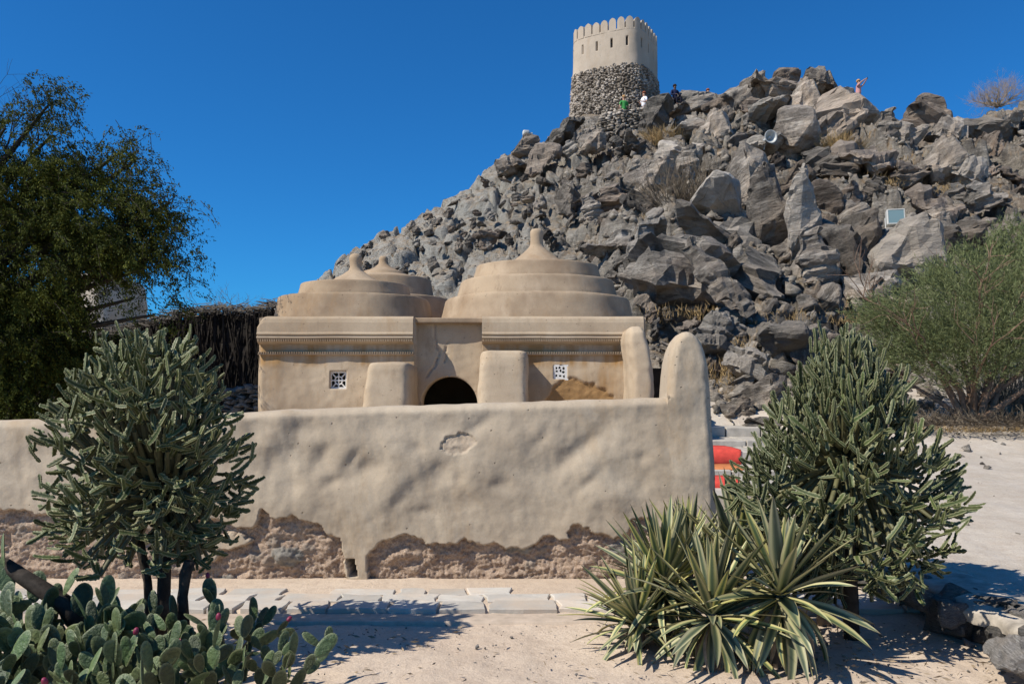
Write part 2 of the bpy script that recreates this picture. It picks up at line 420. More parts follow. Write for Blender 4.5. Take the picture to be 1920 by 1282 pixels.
def boulder(px, py, w, h, key, mt, roll=0, label=None, group=None, dd=0, i=None, d=None, sink=0, me=None, yaw=None):
    """a boulder whose picture-size is w x h px, standing on the hill at the depth found under it"""
    if d is None:
        d, ok = cast([px], [py+h*.28]); d = float(d[0]) if ok[0] else 44.
    d += dd; p = W(px, py, d); me = me or RK[key, mt][random.randrange(3) if i is None else i]
    bb = [Vector(v.co) for v in list(me.vertices)[::7]] or [Vector((.5, .5, .5))]
    ex = max(v.x for v in bb)-min(v.x for v in bb); ez = max(v.z for v in bb)-min(v.z for v in bb)
    s = d/F; kx = w*s/ex; kz = h*s/ez
    o = obj('boulder', me, None, p, (random.uniform(-.25, .25), math.radians(-roll), random.uniform(-.5, .5) if yaw is None else yaw), (kx, (kx+kz)*.5, kz))
    tag(o, label, 'boulder', group)
    return o
GB = 'boulders on the rocky hill'
HERO = [
 (1474,146,50,44,'round','rock_brown',10,'rounded brown boulder perched highest on the hill peak',0),
 (1442,178,104,40,'slab','rock',-6,'flat pale-topped slab jutting out below the round summit boulder',-.8),
 (1450,208,84,44,'block','rock_grey',-8,'dark block tucked under the jutting flat slab near the summit',-.3),
 (1580,216,104,92,'wedge','rock_brown',14,'huge dark angular boulder below the person with raised arms',0),
 (1402,186,70,64,'block','rock',35,'leaning brown boulder at the left shoulder of the summit',0),
 (1545,160,78,44,'long','rock',-8,'low rock capping the ridge just left of the photographing visitor',.5),
 (1506,196,56,70,'block','rock',20,'upright brown block between the jutting slab and the huge dark boulder',0),
 (1228,226,50,92,'column','rock_grey',-18,'tall tilted grey boulder beside the white-shirted visitor',-1.2),
 (1302,188,84,46,'wedge','rock_grey',15,'sloping grey boulder right of the dark seated visitor',0),
 (1362,196,74,36,'long','rock_brown',0,'low dark ridge rock in front of the hidden visitor',-.3),
 (1742,222,80,76,'wedge','rock_brown',-20,'pointed brown boulder standing against the sky right of the peak',0),
 (1664,244,42,66,'column','rock',8,'narrow upright slab on the ridge dip right of the peak',0),
 (1702,258,54,44,'block','rock',-14,'pale-topped cube-like rock wedged in the ridge dip',-.4),
 (1790,270,90,60,'long','rock',-28,'long rock sloping down beside the pointed ridge boulder',0),
 (1432,284,84,60,'block','rock_grey',-20,'grey block right below the round loudspeaker',-.4),
 (1492,262,88,116,'wedge','rock',10,'large tapering brown rock face right of the round loudspeaker',0),
 (1618,300,96,92,'block','rock_brown',12,'bulky dark rock split by a crack under the huge angular boulder',-.3),
 (1690,330,90,50,'wedge','rock_brown',18,'dark triangular rock in the middle of the right slope',0),
 (1548,330,64,26,'slab','rock',-3,'thin flat slab lying like a lintel over the rock columns',0),
 (1268,512,176,150,'block','rock_grey',-12,'largest grey boulder low on the slope right behind the big dome',0),
 (1215,478,90,90,'block','rock_grey',25,'pale grey block leaning on the largest grey boulder from the left',-.6),
 (1345,528,52,170,'column','rock',38,'long thin slab leaning diagonally against the largest grey boulder',-1.2),
 (1322,440,150,70,'slab','rock_grey',-14,'layered grey rock lying across the top of the largest grey boulder',-.2),
 (1345,398,110,70,'slab','rock_grey',-16,'layered grey rock one step up from the largest grey boulder',0),
 (1418,520,110,90,'wedge','rock_grey',-25,'dark hollowed boulder right of the diagonal leaning slab',-.2),
 (1440,410,66,170,'column','rock',16,'leftmost tall rock column in the middle of the cliff',0),
 (1494,420,62,180,'column','rock',14,'second tall rock column in the middle of the cliff',-.3),
 (1550,400,54,120,'column','rock_brown',10,'third rock column in the cliff, dark on its right side',0),
 (1398,345,80,110,'block','rock',20,'pale brown block above the left end of the rock columns',0),
 (1530,500,76,120,'column','rock',16,'smooth pale slab at the foot of the rock columns',-.4),
 (1690,476,128,110,'block','rock',8,'big pale block that carries the floodlight',-.4),
 (1598,470,90,120,'block','rock',22,'grey sloping rock face left of the floodlight block',0),
 (1600,400,60,110,'column','rock_brown',12,'dark cleft pillar left of the floodlight',0),
 (1755,395,80,90,'block','rock_brown',10,'knobbly dark rock right of the floodlight',0),
 (1820,340,90,60,'long','rock',-25,'slanting rock at the far right of the slope',0),
 (1790,450,90,70,'block','rock',0,'pale rock just above the green acacia crown',0),
 (1735,430,70,60,'block','rock',12,'squat rock right beside the floodlight bracket',0),
 (1765,310,76,70,'block','rock',30,'smooth brown boulder low behind the pointed ridge boulder',-.3),
 (1470,640,100,76,'block','rock_grey',0,'broad layered grey rock above the top of the right cactus',-.8),
 (1405,680,90,70,'block','rock_grey',-20,'grey boulder right of the tall round-topped pillar',-.8),
 (1428,742,100,76,'block','rock',20,'smooth light grey boulder resting low left of the right cactus',-.6),
 (1330,640,80,60,'block','rock_grey',-10,'dark grey rock right behind the round-topped pillar',-.6),
 (1360,610,90,50,'long','rock_grey',-12,'dark crumbly rock over the round-topped pillar',-.6),
 (1060,262,76,64,'block','rock_grey',10,'dark boulder at the foot of the tower on the left',-.3),
 (1015,300,72,54,'long','rock_brown',18,'brown-faced boulder left of the tower foot',-.3),
 (965,312,70,44,'long','rock',20,'long rock on the skyline below the white lamp',0),
 (985,278,60,40,'block','rock',8,'skyline boulder the white lamp stands on',0),
 (1110,268,50,46,'block','rock',0,'rounded grey block below the left corner of the tower',-.3),
 (1180,272,60,34,'slab','rock_grey',-8,'thin dark slab below the dry-stone terrace',-.6),
 (1066,372,60,70,'long','rock',42,'pale slanted slab in the middle of the rubble slope',-.3),
 (1110,395,40,60,'column','rock',22,'upright pale rock in the middle of the rubble slope',-.3),
 (1150,375,70,50,'wedge','rock_brown',18,'dark-shadowed wedge in the rubble slope below the terrace',0),
 (1215,335,90,56,'block','rock',20,'broad brown rock below the tall tilted boulder',0),
 (1205,385,80,50,'long','rock_grey',-14,'round-backed grey rock left of the dry bush',0),
 (1135,470,90,44,'slab','rock_grey',22,'smooth grey slab right of the big dome tip',-.6),
 (910,450,46,40,'block','rock_brown',10,'brown boulder left of the big dome tip',-.2),
 (1280,300,80,60,'block','rock',-10,'brown block on the upper slope under the seated visitor',0),
 (1340,250,60,64,'block','rock',20,'rounded rock in the gully left of the round loudspeaker',0),
 (1290,250,60,44,'block','rock_grey',10,'hexagon-like grey rock under the ridge rocks',-.3),
 (1640,540,100,60,'block','rock',-10,'pale rubble block behind the top left of the acacia',0),
 (1262,212,60,34,'block','rock_grey',0,'flat rock on which the dark-clothed visitor sits',.4),
 (1352,792,50,30,'block','rock',0,'small pale rock at the top of the stone steps by the wall end',0),
 (1395,812,56,30,'slab','rock',4,'flat pale rock lying across the top of the stone steps',0),
 (1376,770,70,44,'block','rock',5,'low grey rock on the sand just right of the wall end pillar, near the steps',-.5),
 (1440,800,90,50,'block','rock_grey',-8,'dark flat-topped rock at the foot of the hill beside the right cactus',-.5),
 (1400,720,60,44,'wedge','rock',10,'pale wedge rock above the steps at the foot of the hill',-.4),
 (1850,250,110,70,'long','rock',-25,'pale ledge below the leafless shrub on the ridge',0),
]
for px, py, w, h, key, mt, roll, lab, dd in HERO:
    if px > 1180 and py < 560 and key != 'round': w, h = w*1.14, h*1.12
    if key == 'round': boulder(px, py, w, h, None, mt, roll, lab, GB, dd, me=round_rock)
    else: boulder(px, py, w, h, key, mt, roll, lab, GB, dd)
# second rank: each is an object, told apart only by neighbourhood
def region_label(px, py):
    if px < 1000: return ('dull grey stone half buried in the rubble slope left of the tower', 'stones in the rubble slope left of the tower')
    if px < 1200: return ('angular grey-brown rock tumbled on the slope below the tower', 'rocks tumbled below the tower')
    if px < 1500 and py < 420: return ('dark angular rock jammed between boulders under the summit', 'rocks jammed under the summit')
    if px < 1640 and py >= 420: return ('grey angular rock in the scree behind the round-topped pillars', 'rocks in the scree behind the pillars')
    return ('brown-grey angular rock on the right-hand slope of the hill', 'rocks on the right-hand slope')
MARKS = [(1446,256,'the round loudspeaker'),(1681,410,'the cliff floodlight'),(990,255,'the white skyline lamp'),(1145,230,'the watchtower foot'),(1474,146,'the summit boulder'),(1583,208,'the huge dark boulder'),
 (1742,222,'the pointed ridge boulder'),(1268,512,'the largest grey boulder'),(1007,440,'the big dome tip'),(676,490,'the left dome tip'),(1295,620,'the wall end pillar'),(1285,392,'the brownish dry bush'),(1467,415,'the tall rock columns'),
 (1228,226,'the tall tilted boulder'),(1560,600,'the bell-shaped cactus tip'),(1345,528,'the diagonal leaning slab'),(1197,610,'the mosque corner pillar'),(1885,190,'the leafless shrub'),(1180,272,'the dry-stone terrace'),(1700,470,'the floodlight block'),
 (815,540,'the gap between the domes'),(1640,600,'the acacia crown tip'),(900,340,'the bend of the left skyline'),(1302,188,'the dark-clothed visitor'),(1492,262,'the tapering brown rock face')]
used_labels = {}
def fine_label(px, py, w, key, mt):
    tone = {'rock': 'brown-grey', 'rock_grey': 'dark grey', 'rock_brown': 'brown'}[mt]
    shape = {'block': 'blocky rock', 'slab': 'flat rock', 'long': 'long rock', 'wedge': 'wedge-shaped rock', 'column': 'upright rock'}[key]
    size = 'large' if w > 50 else ('medium' if w > 30 else 'small')
    for a, b, nm in sorted(MARKS, key=lambda q: math.hypot(q[0]-px, q[1]-py)):
        dx, dy = px-a, py-b; r_ = math.hypot(dx, dy)
        dist = 'close' if r_ < 60 else ('some way' if r_ < 150 else 'far')
        dirn = ('below and ' if dy > .45*abs(dx) else 'above and ' if dy < -.45*abs(dx) else '')+('right of' if dx > 0 else 'left of')
        if abs(dx) < .3*abs(dy): dirn = 'below' if dy > 0 else 'above'
        lab = '%s %s %s %s %s %s' % (size, tone, shape, dist, dirn, nm)
        if lab not in used_labels and len(lab.replace('-', ' ').split()) <= 16: used_labels[lab] = 1; return lab, 'rocks tumbled over the hillside'
    return region_label(px, py)
cand = []
tries = 0
while len(cand) < 236 and tries < 9000:
    tries += 1
    px = random.uniform(560, 1935); py = random.uniform(180, 800)
    sky_y = np.interp(px, [p[0] for p in RIDGE], [p[1] for p in RIDGE])
    if py < sky_y+10: continue
    if 480 < px < 1240 and py > np.interp(px, [480, 560, 660, 820, 900, 1000, 1110, 1240], [540, 530, 500, 540, 480, 440, 480, 640]): continue
    if px > 1700 and py > 480: continue
    if 1050 < px < 1230 and py < 245: continue
    big = 34+30*np.clip((px-1000)/500, 0, 1)
    if px < 1000: big = 18
    if any(abs(px-a) < 40 and abs(py-b) < 34 for a, b in ((1446, 256), (1681, 410), (990, 255), (1670, 450))): continue
    w = big*random.uniform(.55, 1.25)
    if any(abs(px-q[0]) < (w+q[2])*.42 and abs(py-q[1]) < (w+q[2])*.30 for q in cand): continue
    cand.append((px, py, w))
for px, py, w in cand:
    key = random.choice(('block', 'block', 'long', 'slab', 'wedge', 'column'))
    h = w*{'block': .8, 'long': .55, 'slab': .42, 'wedge': .95, 'column': 1.5}[key]
    mt_ = random.choice(('rock', 'rock', 'rock_grey', 'rock_brown'))
    lab, grp = fine_label(px, py, w, key, mt_)
    boulder(px, py, w*(1.3 if key in ('long', 'slab') else 1), h, key, mt_, random.gauss(24, 20), lab, grp, -.1)
# rubble: thousands of small stones, one stuff object
def hull_tpl(seed, n=9):
    r = random.Random(seed); bm = bmesh.new()
    for _ in range(n):
        p = Vector([r.uniform(-1, 1) for _ in range(3)]); p = p/max(abs(p.x), abs(p.y), abs(p.z))*r.uniform(.75, 1)
        bm.verts.new((p.x*.5, p.y*.42, p.z*.36))
    res = bmesh.ops.convex_hull(bm, input=bm.verts)
    bmesh.ops.delete(bm, geom=[g for g in res['geom_interior'] if isinstance(g, bmesh.types.BMVert)], context='VERTS')
    bmesh.ops.triangulate(bm, faces=bm.faces); bm.verts.index_update()
    V = np.array([v.co[:] for v in bm.verts]); Fc = np.array([[v.index for v in f.verts] for f in bm.faces]); bm.free()
    return V, Fc
TPL = [hull_tpl(500+i, 9+i % 4) for i in range(12)]
def rotmats(n, tilt=.6, yaw=None):
    a = rng.uniform(0, 6.283, n); b = rng.normal(0, tilt, n); c = rng.normal(0, tilt, n)
    ca, sa, cb, sb, cc, s_ = np.cos(a), np.sin(a), np.cos(b), np.sin(b), np.cos(c), np.sin(c)
    Z = np.zeros(n); O = np.ones(n)
    Rz = np.stack([ca, -sa, Z, sa, ca, Z, Z, Z, O], -1).reshape(n, 3, 3)
    Ry = np.stack([cb, Z, sb, Z, O, Z, -sb, Z, cb], -1).reshape(n, 3, 3)
    Rx = np.stack([O, Z, Z, Z, cc, -s_, Z, s_, cc], -1).reshape(n, 3, 3)
    return Ry @ Rx @ Rz
def scatter(name, P, S, mat, tilt=.6, tpl=TPL, smooth=False):
    n = len(P); R = rotmats(n, tilt); VV = []; FF = []; o = 0
    idx = rng.integers(0, len(tpl), n)
    for t, (tv, tf) in enumerate(tpl):
        k = np.where(idx == t)[0]
        if not len(k): continue
        S3 = S[k][:, None]*rng.uniform(.7, 1.3, (len(k), 3))
        v = np.einsum('nij,nvj->nvi', R[k], tv[None]*S3[:, None, :])+P[k][:, None, :]
        VV.append(v.reshape(-1, 3)); FF.append((tf[None]+(np.arange(len(k))*len(tv))[:, None, None]+o).reshape(-1, tf.shape[1])); o += len(k)*len(tv)
    me = mesh_np(name, np.concatenate(VV), np.concatenate(FF), mat, smooth)
    return me
n = 8000
px = rng.uniform(520, 1950, n); py = rng.uniform(170, 860, n)
d, ok = cast(px, py, y0=16); d = d[ok]; px = px[ok]; py = py[ok]
x = (px-CX)/F*d+rng.normal(0, .1, len(d)); y = d+rng.normal(0, .15, len(d))
keep = (rng.random(len(x)) < .38+.62*sstep(-2, 5, x)) & (np.hypot(x-6, y-46) > 2.9) & (np.hypot((x-6.6)*.6, y-43) > 1.0); x = x[keep]; y = y[keep]
z = H(x, y)
S = np.exp(rng.normal(-1.6, .5, len(x)))*(.5+.6*sstep(-1, 6, x))
me = scatter('hill_rubble', np.stack([x, y, z+.06*S], -1), S, M['rubble'])
tag(obj('hill_rubble', me), 'loose angular rubble strewn all over the rocky hillside', 'rubble', kind='stuff')
# foot-of-hill and right-hand ground stones
n = 2600
x = rng.uniform(2.9, 16, n); y = rng.uniform(5, 20, n); k = ((x > 3.9) | (y > 14.5)) & ((y > 12.5+rng.normal(0, 1.6, n)) | (rng.random(n) < .16)); x = x[k]; y = y[k]
S = np.exp(rng.normal(-3.1, .6, len(x)))*(1+3.2*sstep(13.5, 17, y))
me = scatter('ground_pebbles', np.stack([x, y, G(x, y)+.1*S], -1), S, M['rubble'])
tag(obj('ground_pebbles', me), 'scattered pebbles and stones on the pale sand at the foot of the hill', 'pebbles', kind='stuff')
n = 1500
x = rng.uniform(-4, 3, n); y = 3.9+2.9*rng.random(n); S = np.exp(rng.normal(-4.75, .5, n))
me = scatter('sand_pebbles', np.stack([x, y, G(x, y)+.0*S], -1), S, M['border'])
tag(obj('sand_pebbles', me), 'tiny grit and pebbles on the pinkish sand in front of the wall', 'pebbles', kind='stuff')
# ---------------------------------------------------------------- near courtyard wall
K = 6.9/F
def wx(px): return (px-CX)*K
def wz(py): return EYE-(py-HZ)*K
TOPX = [wx(p) for p in (-900, 0, 90, 480, 700, 1000, 1250, 1345)]; TOPZ = [wz(p) for p in (790, 787, 785, 771, 762, 752, 744, 744)]
EDGE = [(-900,965),(-60,962),(0,957),(55,958),(120,975),(200,992),(300,990),(345,985),(400,972),(425,984),(455,992),(478,985),(488,952),(500,962),(520,975),(545,966),(560,974),(598,984),(612,1003),(636,1012),
        (642,1040),(648,1100),(690,1100),(684,1052),(700,1030),(722,1012),(760,1003),(780,1010),(800,1020),(852,1021),(875,1014),(890,1022),(925,1020),(948,1030),(985,1030),(1010,1018),(1040,1004),(1050,1012),(1068,1012),(1072,984),(1104,986),(1108,998),
        (1130,1000),(1150,1010),(1180,1000),(1186,974),(1215,972),(1230,990),(1260,1003),(1300,1000),(1350,1012)]
ISL = [(425,1016,40,16),(380,1040,26,18)]     # plaster left standing inside the worn zone (px)
OUT = [(1254,743),(1255.5,738),(1257,715),(1259,690),(1262,664),(1266,647),(1272,633),(1280,623),(1289,617.5),(1297,616),(1304,618),(1312,624),(1321,636),(1328,653),(1334,682),(1339,740),(1343,850),(1346,980),(1349,1080),(1351,1115)]
us = np.concatenate([np.arange(-8.2, -4.6, .035), np.arange(-4.6, wx(1253), .0105), np.arange(wx(1253), wx(1266), .0022), np.arange(wx(1266), wx(1324), .007), np.arange(wx(1324), wx(1351), .0022)])
vs = np.arange(-.06, 1.002, .0072)
U, Vv = np.meshgrid(us, vs, indexing='ij')
pil = sstep(wx(1253.5), wx(1255), U)
top = (np.interp(U, TOPX, TOPZ)+.012*fbm(U*1.3, 0*U, o=3, s=31))*(1-pil)+np.interp(U, [wx(o[0]) for o in OUT], [wz(o[1]) for o in OUT])*pil
Z = -.06+(top+.06-.05)*(Vv+.06)/1.06*1.0
ragx = U+.022*fbm(U*9, Z*9, o=4, s=41); ragz = Z+.028*fbm(U*10, Z*10, o=5, s=42)
ez = np.interp(ragx, [wx(e[0]) for e in EDGE], [wz(e[1]) for e in EDGE])
er = sstep(-.006, .006, ez-ragz)
for (a, b, w, h) in ISL:
    q = ((ragx-wx(a))/(w*K))**2+((ragz-wz(b))/(h*K))**2; er = er*sstep(.85, 1.05, q+.5*fbm(U*7, Z*7, o=3, s=44))
pq = ((ragx-wx(858)-.3*(ragz-wz(832)))/(32*K))**2+((ragz-wz(832))/(19*K))**2
patch = 1-sstep(.9, 1.06, pq)
lump = .034*fbm(U*1.1, Z*1.2, 0, 2, 51)+.013*fbm(U*3.4+Z*1.0, Z*2.6, 0, 3, 52)+.0018*fbm(U*13, Z*13, 0, 3, 53)
def dent(a, b, w, h, dep, tilt=0):
    X = (U-wx(a)); Q = (Z-wz(b)); X2 = X+tilt*Q
    return .85*dep*np.exp(-((X2/(w*K))**2+(Q/(h*K))**2))
dn = 0
for a in ((540,850,34,45,.050,-.3),(600,860,20,34,.030,-.5),(545,910,22,22,.030,0),(690,880,40,26,.042,-.5),(828,885,30,24,.036,-.4),(830,800,20,20,.02,0),(893,800,18,20,.022,-1),(1080,850,26,42,.036,-1),
          (757,930,18,26,.016,-.7),(1205,858,14,10,.02,0),(700,800,60,20,.018,0),(480,800,30,26,.03,0),(985,880,40,22,.014,0),(870,940,50,20,.014,0),(1150,800,40,50,.014,-.5),(60,860,50,30,.02,0),(560,800,26,16,.02,0),(620,905,16,12,.02,-.5),(505,870,14,26,.022,0),(660,860,12,20,.02,-.4),(780,840,16,14,.018,0),(940,910,22,12,.016,-.4),(1010,830,14,20,.016,-.5),(1110,900,16,22,.018,-.8),(790,960,24,10,.014,0),(1200,920,20,26,.016,-.5),(860,900,12,16,.016,0)):
    dn = dn+dent(*a)
bul = 0
for a in ((735,925,26,36,.014,-.8),(590,830,26,20,.02,0),(650,830,34,34,.018,0),(930,840,60,50,.02,0),(1165,930,60,26,.026,-.6),(1000,930,50,30,.014,0),(880,880,24,24,.014,0)):
    bul = bul+dent(*a)
v1 = voro(U*5.2+.4*noise(U*4, Z*4, s=61), Z*6.4+.4*noise(U*4, Z*4, s=62), 63)
v2 = voro(U*15, Z*17, 64)
stonebump = .018*np.clip(.62-v1[0], 0, 1)*(v1[2] > .25)+.013*np.clip(.7-v2[0], 0, 1)*(v2[2] > .3)
rough = .026*fbm(U*6, Z*8, 0, 6, 65, .6)+.008*fbm(U*40, Z*40, 0, 3, 66)
stone = .45*((v1[2] > .80))*(1-sstep(.32, .42, v1[0]))*(ragz < ez-.05)
for (a, b, w, h) in ((535,1040,32,16),(975,1028,26,15),(540,1050,28,14),(1170,1035,30,18),(420,1095,20,14)):
    q = ((ragx-wx(a))/(w*K))**2+((ragz-wz(b))/(h*K))**2; f = (1-sstep(.8, 1.1, q))
    stone = np.maximum(stone, f); stonebump = stonebump+.03*np.sqrt(np.clip(1-q, 0, 1))
taper = -.03*Z                                              # the wall leans back a little
belly = .03*np.sin(np.clip(Z/1.4, 0, 1)*3.14)
Y = 6.9+.02-lump+dn-bul-taper*1.2-belly+er*(.062-stonebump-rough)+.012*patch*(1+.6*fbm(U*22, Z*22, 0, 3, 68))+.012*(np.abs(pq-1) < .09)*(ragz-wz(832) > .3*(ragx-wx(858)))
# drain hole
dh = (np.abs(U-wx(659)-.01*np.sin(Z*30)) < .036) & (np.abs(Z-wz(1066)) < .078)
Y = Y+.30*dh
rim = np.exp(-((np.abs(U-wx(659))-.045)/.02)**2)*(np.abs(Z-wz(1066)) < .1)
# rounded top: fold the last rows over
zl = [wz(o[1]) for o in OUT[:10]]; xl = [wx(o[0]) for o in OUT[:10]]; zr_ = [wz(o[1]) for o in OUT[9:]][::-1]; xr_ = [wx(o[0]) for o in OUT[9:]][::-1]
dl = np.where((Z > 1.58) & (pil > 0), U-np.interp(Z, zl, xl), 9.); dr = np.where(pil > 0, np.interp(Z, zr_, xr_)-U, 9.)
dist = np.minimum(np.minimum(top-Z, dl*1.15+.0), dr)
Y = Y+.06*(1-np.clip(dist/.085, 0, 1))**2.2
Y = Y-.015*sstep(wx(1240), wx(1290), U)
rows_top = []
for k, (dy, dz) in enumerate(((.03, .030), (.10, .045), (.20, .045), (.30, .030), (.37, -.01), (.40, -.10), (.41, -1.5))):
    b = .012*fbm(us*2.2, us*0+k*.7, o=3, s=71+k)
    rows_top.append(np.stack([us, Y[:, -1]+dy+b*.3, Z[:, -1]+dz+b*(dz > -.2)], -1))
P = np.stack([U, Y, Z], -1); P = np.concatenate([P]+[r[:, None, :] for r in rows_top], 1)
nr = len(rows_top)
def ext(a): return np.concatenate([a, np.zeros((a.shape[0], nr))], 1)
root = empty('courtyard_wall', (-1.6, 7.1, 0)); tag(root, 'long low mud-plastered wall with its lower plaster worn away to rubble', 'wall')
L0 = np.array([-1.6, 7.1, 0])
me = mesh_np('wall_body', P-L0, grid_faces(P.shape[0], P.shape[1]), M['wall'], True, {'erode': ext(np.maximum(er, .25*patch)*(1-dh)), 'stone': ext(stone)})
obj('wall_body', me, root)
def loft(name, secs, n=4.0, seg=56, mat=None, lump=.01, s=0, fr=3, L0=(0, 0, 0), top_close=True, rows=40, erode=None):
    """upright rounded body: secs = (z, x0, x1, y0, y1) from the bottom up"""
    zs = [q[0] for q in secs]; zz = np.linspace(0, 1, rows); zz = zs[0]+(zs[-1]-zs[0])*(1-(1-zz)**1.6)
    th = np.arange(seg)/seg*2*math.pi
    cx_, sy_ = np.sign(np.cos(th))*np.abs(np.cos(th))**(2/n), np.sign(np.sin(th))*np.abs(np.sin(th))**(2/n)
    V = []
    for z in zz:
        x0, x1, y0, y1 = [np.interp(z, zs, [q[k] for q in secs]) for k in (1, 2, 3, 4)]
        X = (x0+x1)/2+(x1-x0)/2*cx_; Yq = (y0+y1)/2+(y1-y0)/2*sy_
        d = 1+0*X
        nx, ny = cx_, sy_
        b = lump*fbm(X*fr, Yq*fr, z*fr, 3, s)
        V.append(np.stack([X+nx*b, Yq+ny*b, 0*X+z+.3*b*(z > zs[-1]-.2)], -1))
    V = np.array(V).transpose(1, 0, 2)                     # seg, rows
    f = grid_faces(seg, rows, True)
    V = V.reshape(-1, 3); c = V.reshape(seg, rows, 3)[:, -1].mean(0); c[2] += .004
    F_ = [tuple(q) for q in f.tolist()]+[((i)*rows+rows-1, ((i+1) % seg)*rows+rows-1, len(V)) for i in range(seg)]
    V = np.concatenate([V, c[None]])
    at = {'erode': np.zeros(len(V)), 'stone': np.zeros(len(V)), 'stain': np.zeros(len(V))}
    if erode is not None: at['erode'] = erode(V)
    return mesh_np(name, V-np.array(L0), F_, mat, True, at)

# ---------------------------------------------------------------- the little mosque
D0 = 13.9; KM = D0/F
def mx(px): return (px-CX)*KM
def mz(py, d=D0): return EYE-(py-HZ)/F*d
mos = empty('small_domed_mosque', (-1.0, 15.8, 0)); tag(mos, 'small mud-plastered mosque with stepped domes and an arched dark doorway', 'mosque')
LM = np.array([-1.0, 15.8, 0])
xL, xr0, xr1, xR = mx(481), mx(776), mx(903), mx(1212)
us = np.unique(np.concatenate([np.arange(xL, xR, .024), [xL, xr0, xr0+.012, xr1, xr1+.012, xR]])); vs = np.arange(0, 2.97, .024)
U, Z = np.meshgrid(us, vs, indexing='ij')
rec = ((U > xr0+.006) & (U < xr1+.006)).astype(float)
Yw = D0+.26*rec+.035*Z*.6+.02*fbm(U*1.3, Z*1.3, 0, 3, 91)+.006*fbm(U*5, Z*5, 0, 3, 92)-.05*np.exp(-((Z-1.6)/.5)**2)*(1-rec)
lc = mx(481)
Yw = Yw+.10*(1-sstep(0, .12, U-xL))**2
# worn patch under the right window
px_ = U/KM+CX; py_ = HZ-(Z-EYE)/F*D0*0-(Z-EYE)/KM
arc = np.interp(px_, [990, 1040, 1060, 1090, 1130, 1150, 1160], [800, 722, 706, 712, 728, 742, 790])+5*fbm(U*6, Z*6, o=3, s=95)
er = sstep(-2, 2, py_-arc)*(px_ > 996)
Yw = Yw+er*(.03+.014*fbm(U*9, Z*9, o=4, s=96))
# cracks in the recess
def seg_d(px, py, a, b):
    a = np.array(a, float); b = np.array(b, float); t = np.clip(((px-a[0])*(b[0]-a[0])+(py-a[1])*(b[1]-a[1]))/((b-a)**2).sum(), 0, 1)
    return np.hypot(px-(a[0]+t*(b[0]-a[0])), py-(a[1]+t*(b[1]-a[1])))
ckd = 1e3
jx = px_+3*fbm(U*8, Z*8, o=3, s=97)
for a, b in (((812,605),(814,640)),((814,640),(820,660)),((820,660),(815,680)),((815,680),(797,706)),((835,640),(832,676))): ckd = np.minimum(ckd, seg_d(jx, py_, a, b))
ck = (ckd < 1.5)*rec; Yw = Yw+.03*ck
er = np.maximum(er, .8*ck)
stain = sstep(2.02, 2.18, Z)*(1-sstep(2.46, 2.5, Z))*(1-rec)+.9*np.exp(-((px_-1065)/70)**2-((py_-735)/30)**2)+.5*np.exp(-((px_-770)/14)**2)*(Z < 2.0)+.6*np.exp(-((px_-1130)/30)**2)*(Z < 2.3)+.8*er*(px_ > 996)
# holes: arch and two windows, snapped to shape
ac, ar, az = mx(840), 54*KM, mz(759)
Q = np.stack([U, Yw, Z], -1)
def inside(u, z):
    arch = ((u-ac)**2+(np.maximum(z-az, 0)*1.0)**2 < ar**2)
    w1 = (np.abs(u-mx(633)) < 15.5*KM) & (np.abs(z-mz(711)) < 16.5*KM)
    w2 = (np.abs(u-mx(1051)) < 13*KM) & (np.abs(z-mz(698)) < 13.5*KM)
    return arch | w1 | w2
cu = (U[:-1, :-1]+U[1:, 1:])/2; cz = (Z[:-1, :-1]+Z[1:, 1:])/2
hole = inside(cu, cz)
nu, nv = U.shape
# snap vertices near the arch onto it
rr = np.hypot(U-ac, np.maximum(Z-az, 0)); near_ = (np.abs(rr-ar) < .02) & (Z > az-.01)
Q[..., 0] = np.where(near_, ac+(U-ac)*ar/np.maximum(rr, 1e-6), U); Q[..., 2] = np.where(near_ & (Z > az), az+(Z-az)*ar/np.maximum(rr, 1e-6), Z)
fidx = grid_faces(nu, nv).reshape(nu-1, nv-1, 4)
faces = fidx[~hole].reshape(-1, 4)
# reveals
Vq = Q.reshape(-1, 3).copy(); back = Vq.copy(); back[:, 1] = np.where(np.abs(Vq[:, 0]-ac) < ar+.1, D0+.75, D0+.17)
rv = []
n0 = len(Vq)
H_ = np.pad(hole, 1)
for i in range(nu-1):
    for j in range(nv-1):
        if hole[i, j]:
            a, b, c, d = fidx[i, j]
            if not H_[i+1, j]: rv.append((a, b, b+n0, a+n0))
            if not H_[i+2, j+1]: rv.append((b, c, c+n0, b+n0))
            if not H_[i+1, j+2]: rv.append((c, d, d+n0, c+n0))
            if not H_[i, j+1]: rv.append((d, a, a+n0, d+n0))
allF = np.concatenate([faces, np.array(rv)])
zz = np.zeros(n0)
me = mesh_np('front_wall', np.concatenate([Vq, back])-LM, allF, M['mosque'], True, {'erode': np.concatenate([er.ravel(), zz]), 'stain': np.concatenate([stain.ravel(), zz]), 'stone': np.concatenate([zz, zz])})
bm = bmesh.new(); bm.from_mesh(me); bmesh.ops.delete(bm, geom=[v for v in bm.verts if not v.link_faces], context='VERTS')
bmesh.ops.recalc_face_normals(bm, faces=bm.faces); bm.to_mesh(me); bm.free()
for p in me.polygons: pass
obj('front_wall', me, mos)
def mbox(name, x0, x1, y0, y1, z0, z1, mat=M['mosque'], bev=.02, parent=mos, L=LM):
    bm = bm_new(); bm_box(bm, x0-L[0], x1-L[0], y0-L[1], y1-L[1], z0-L[2], z1-L[2], bev)
    return obj(name, bm_mesh(name, bm, mat, False), parent)
mbox('side_wall', xL+.02, xL+.4, D0+.15, 20.6, 0, 2.9); mbox('side_wall', xR-.4, xR-.02, D0+.15, 20.6, 0, 2.9)
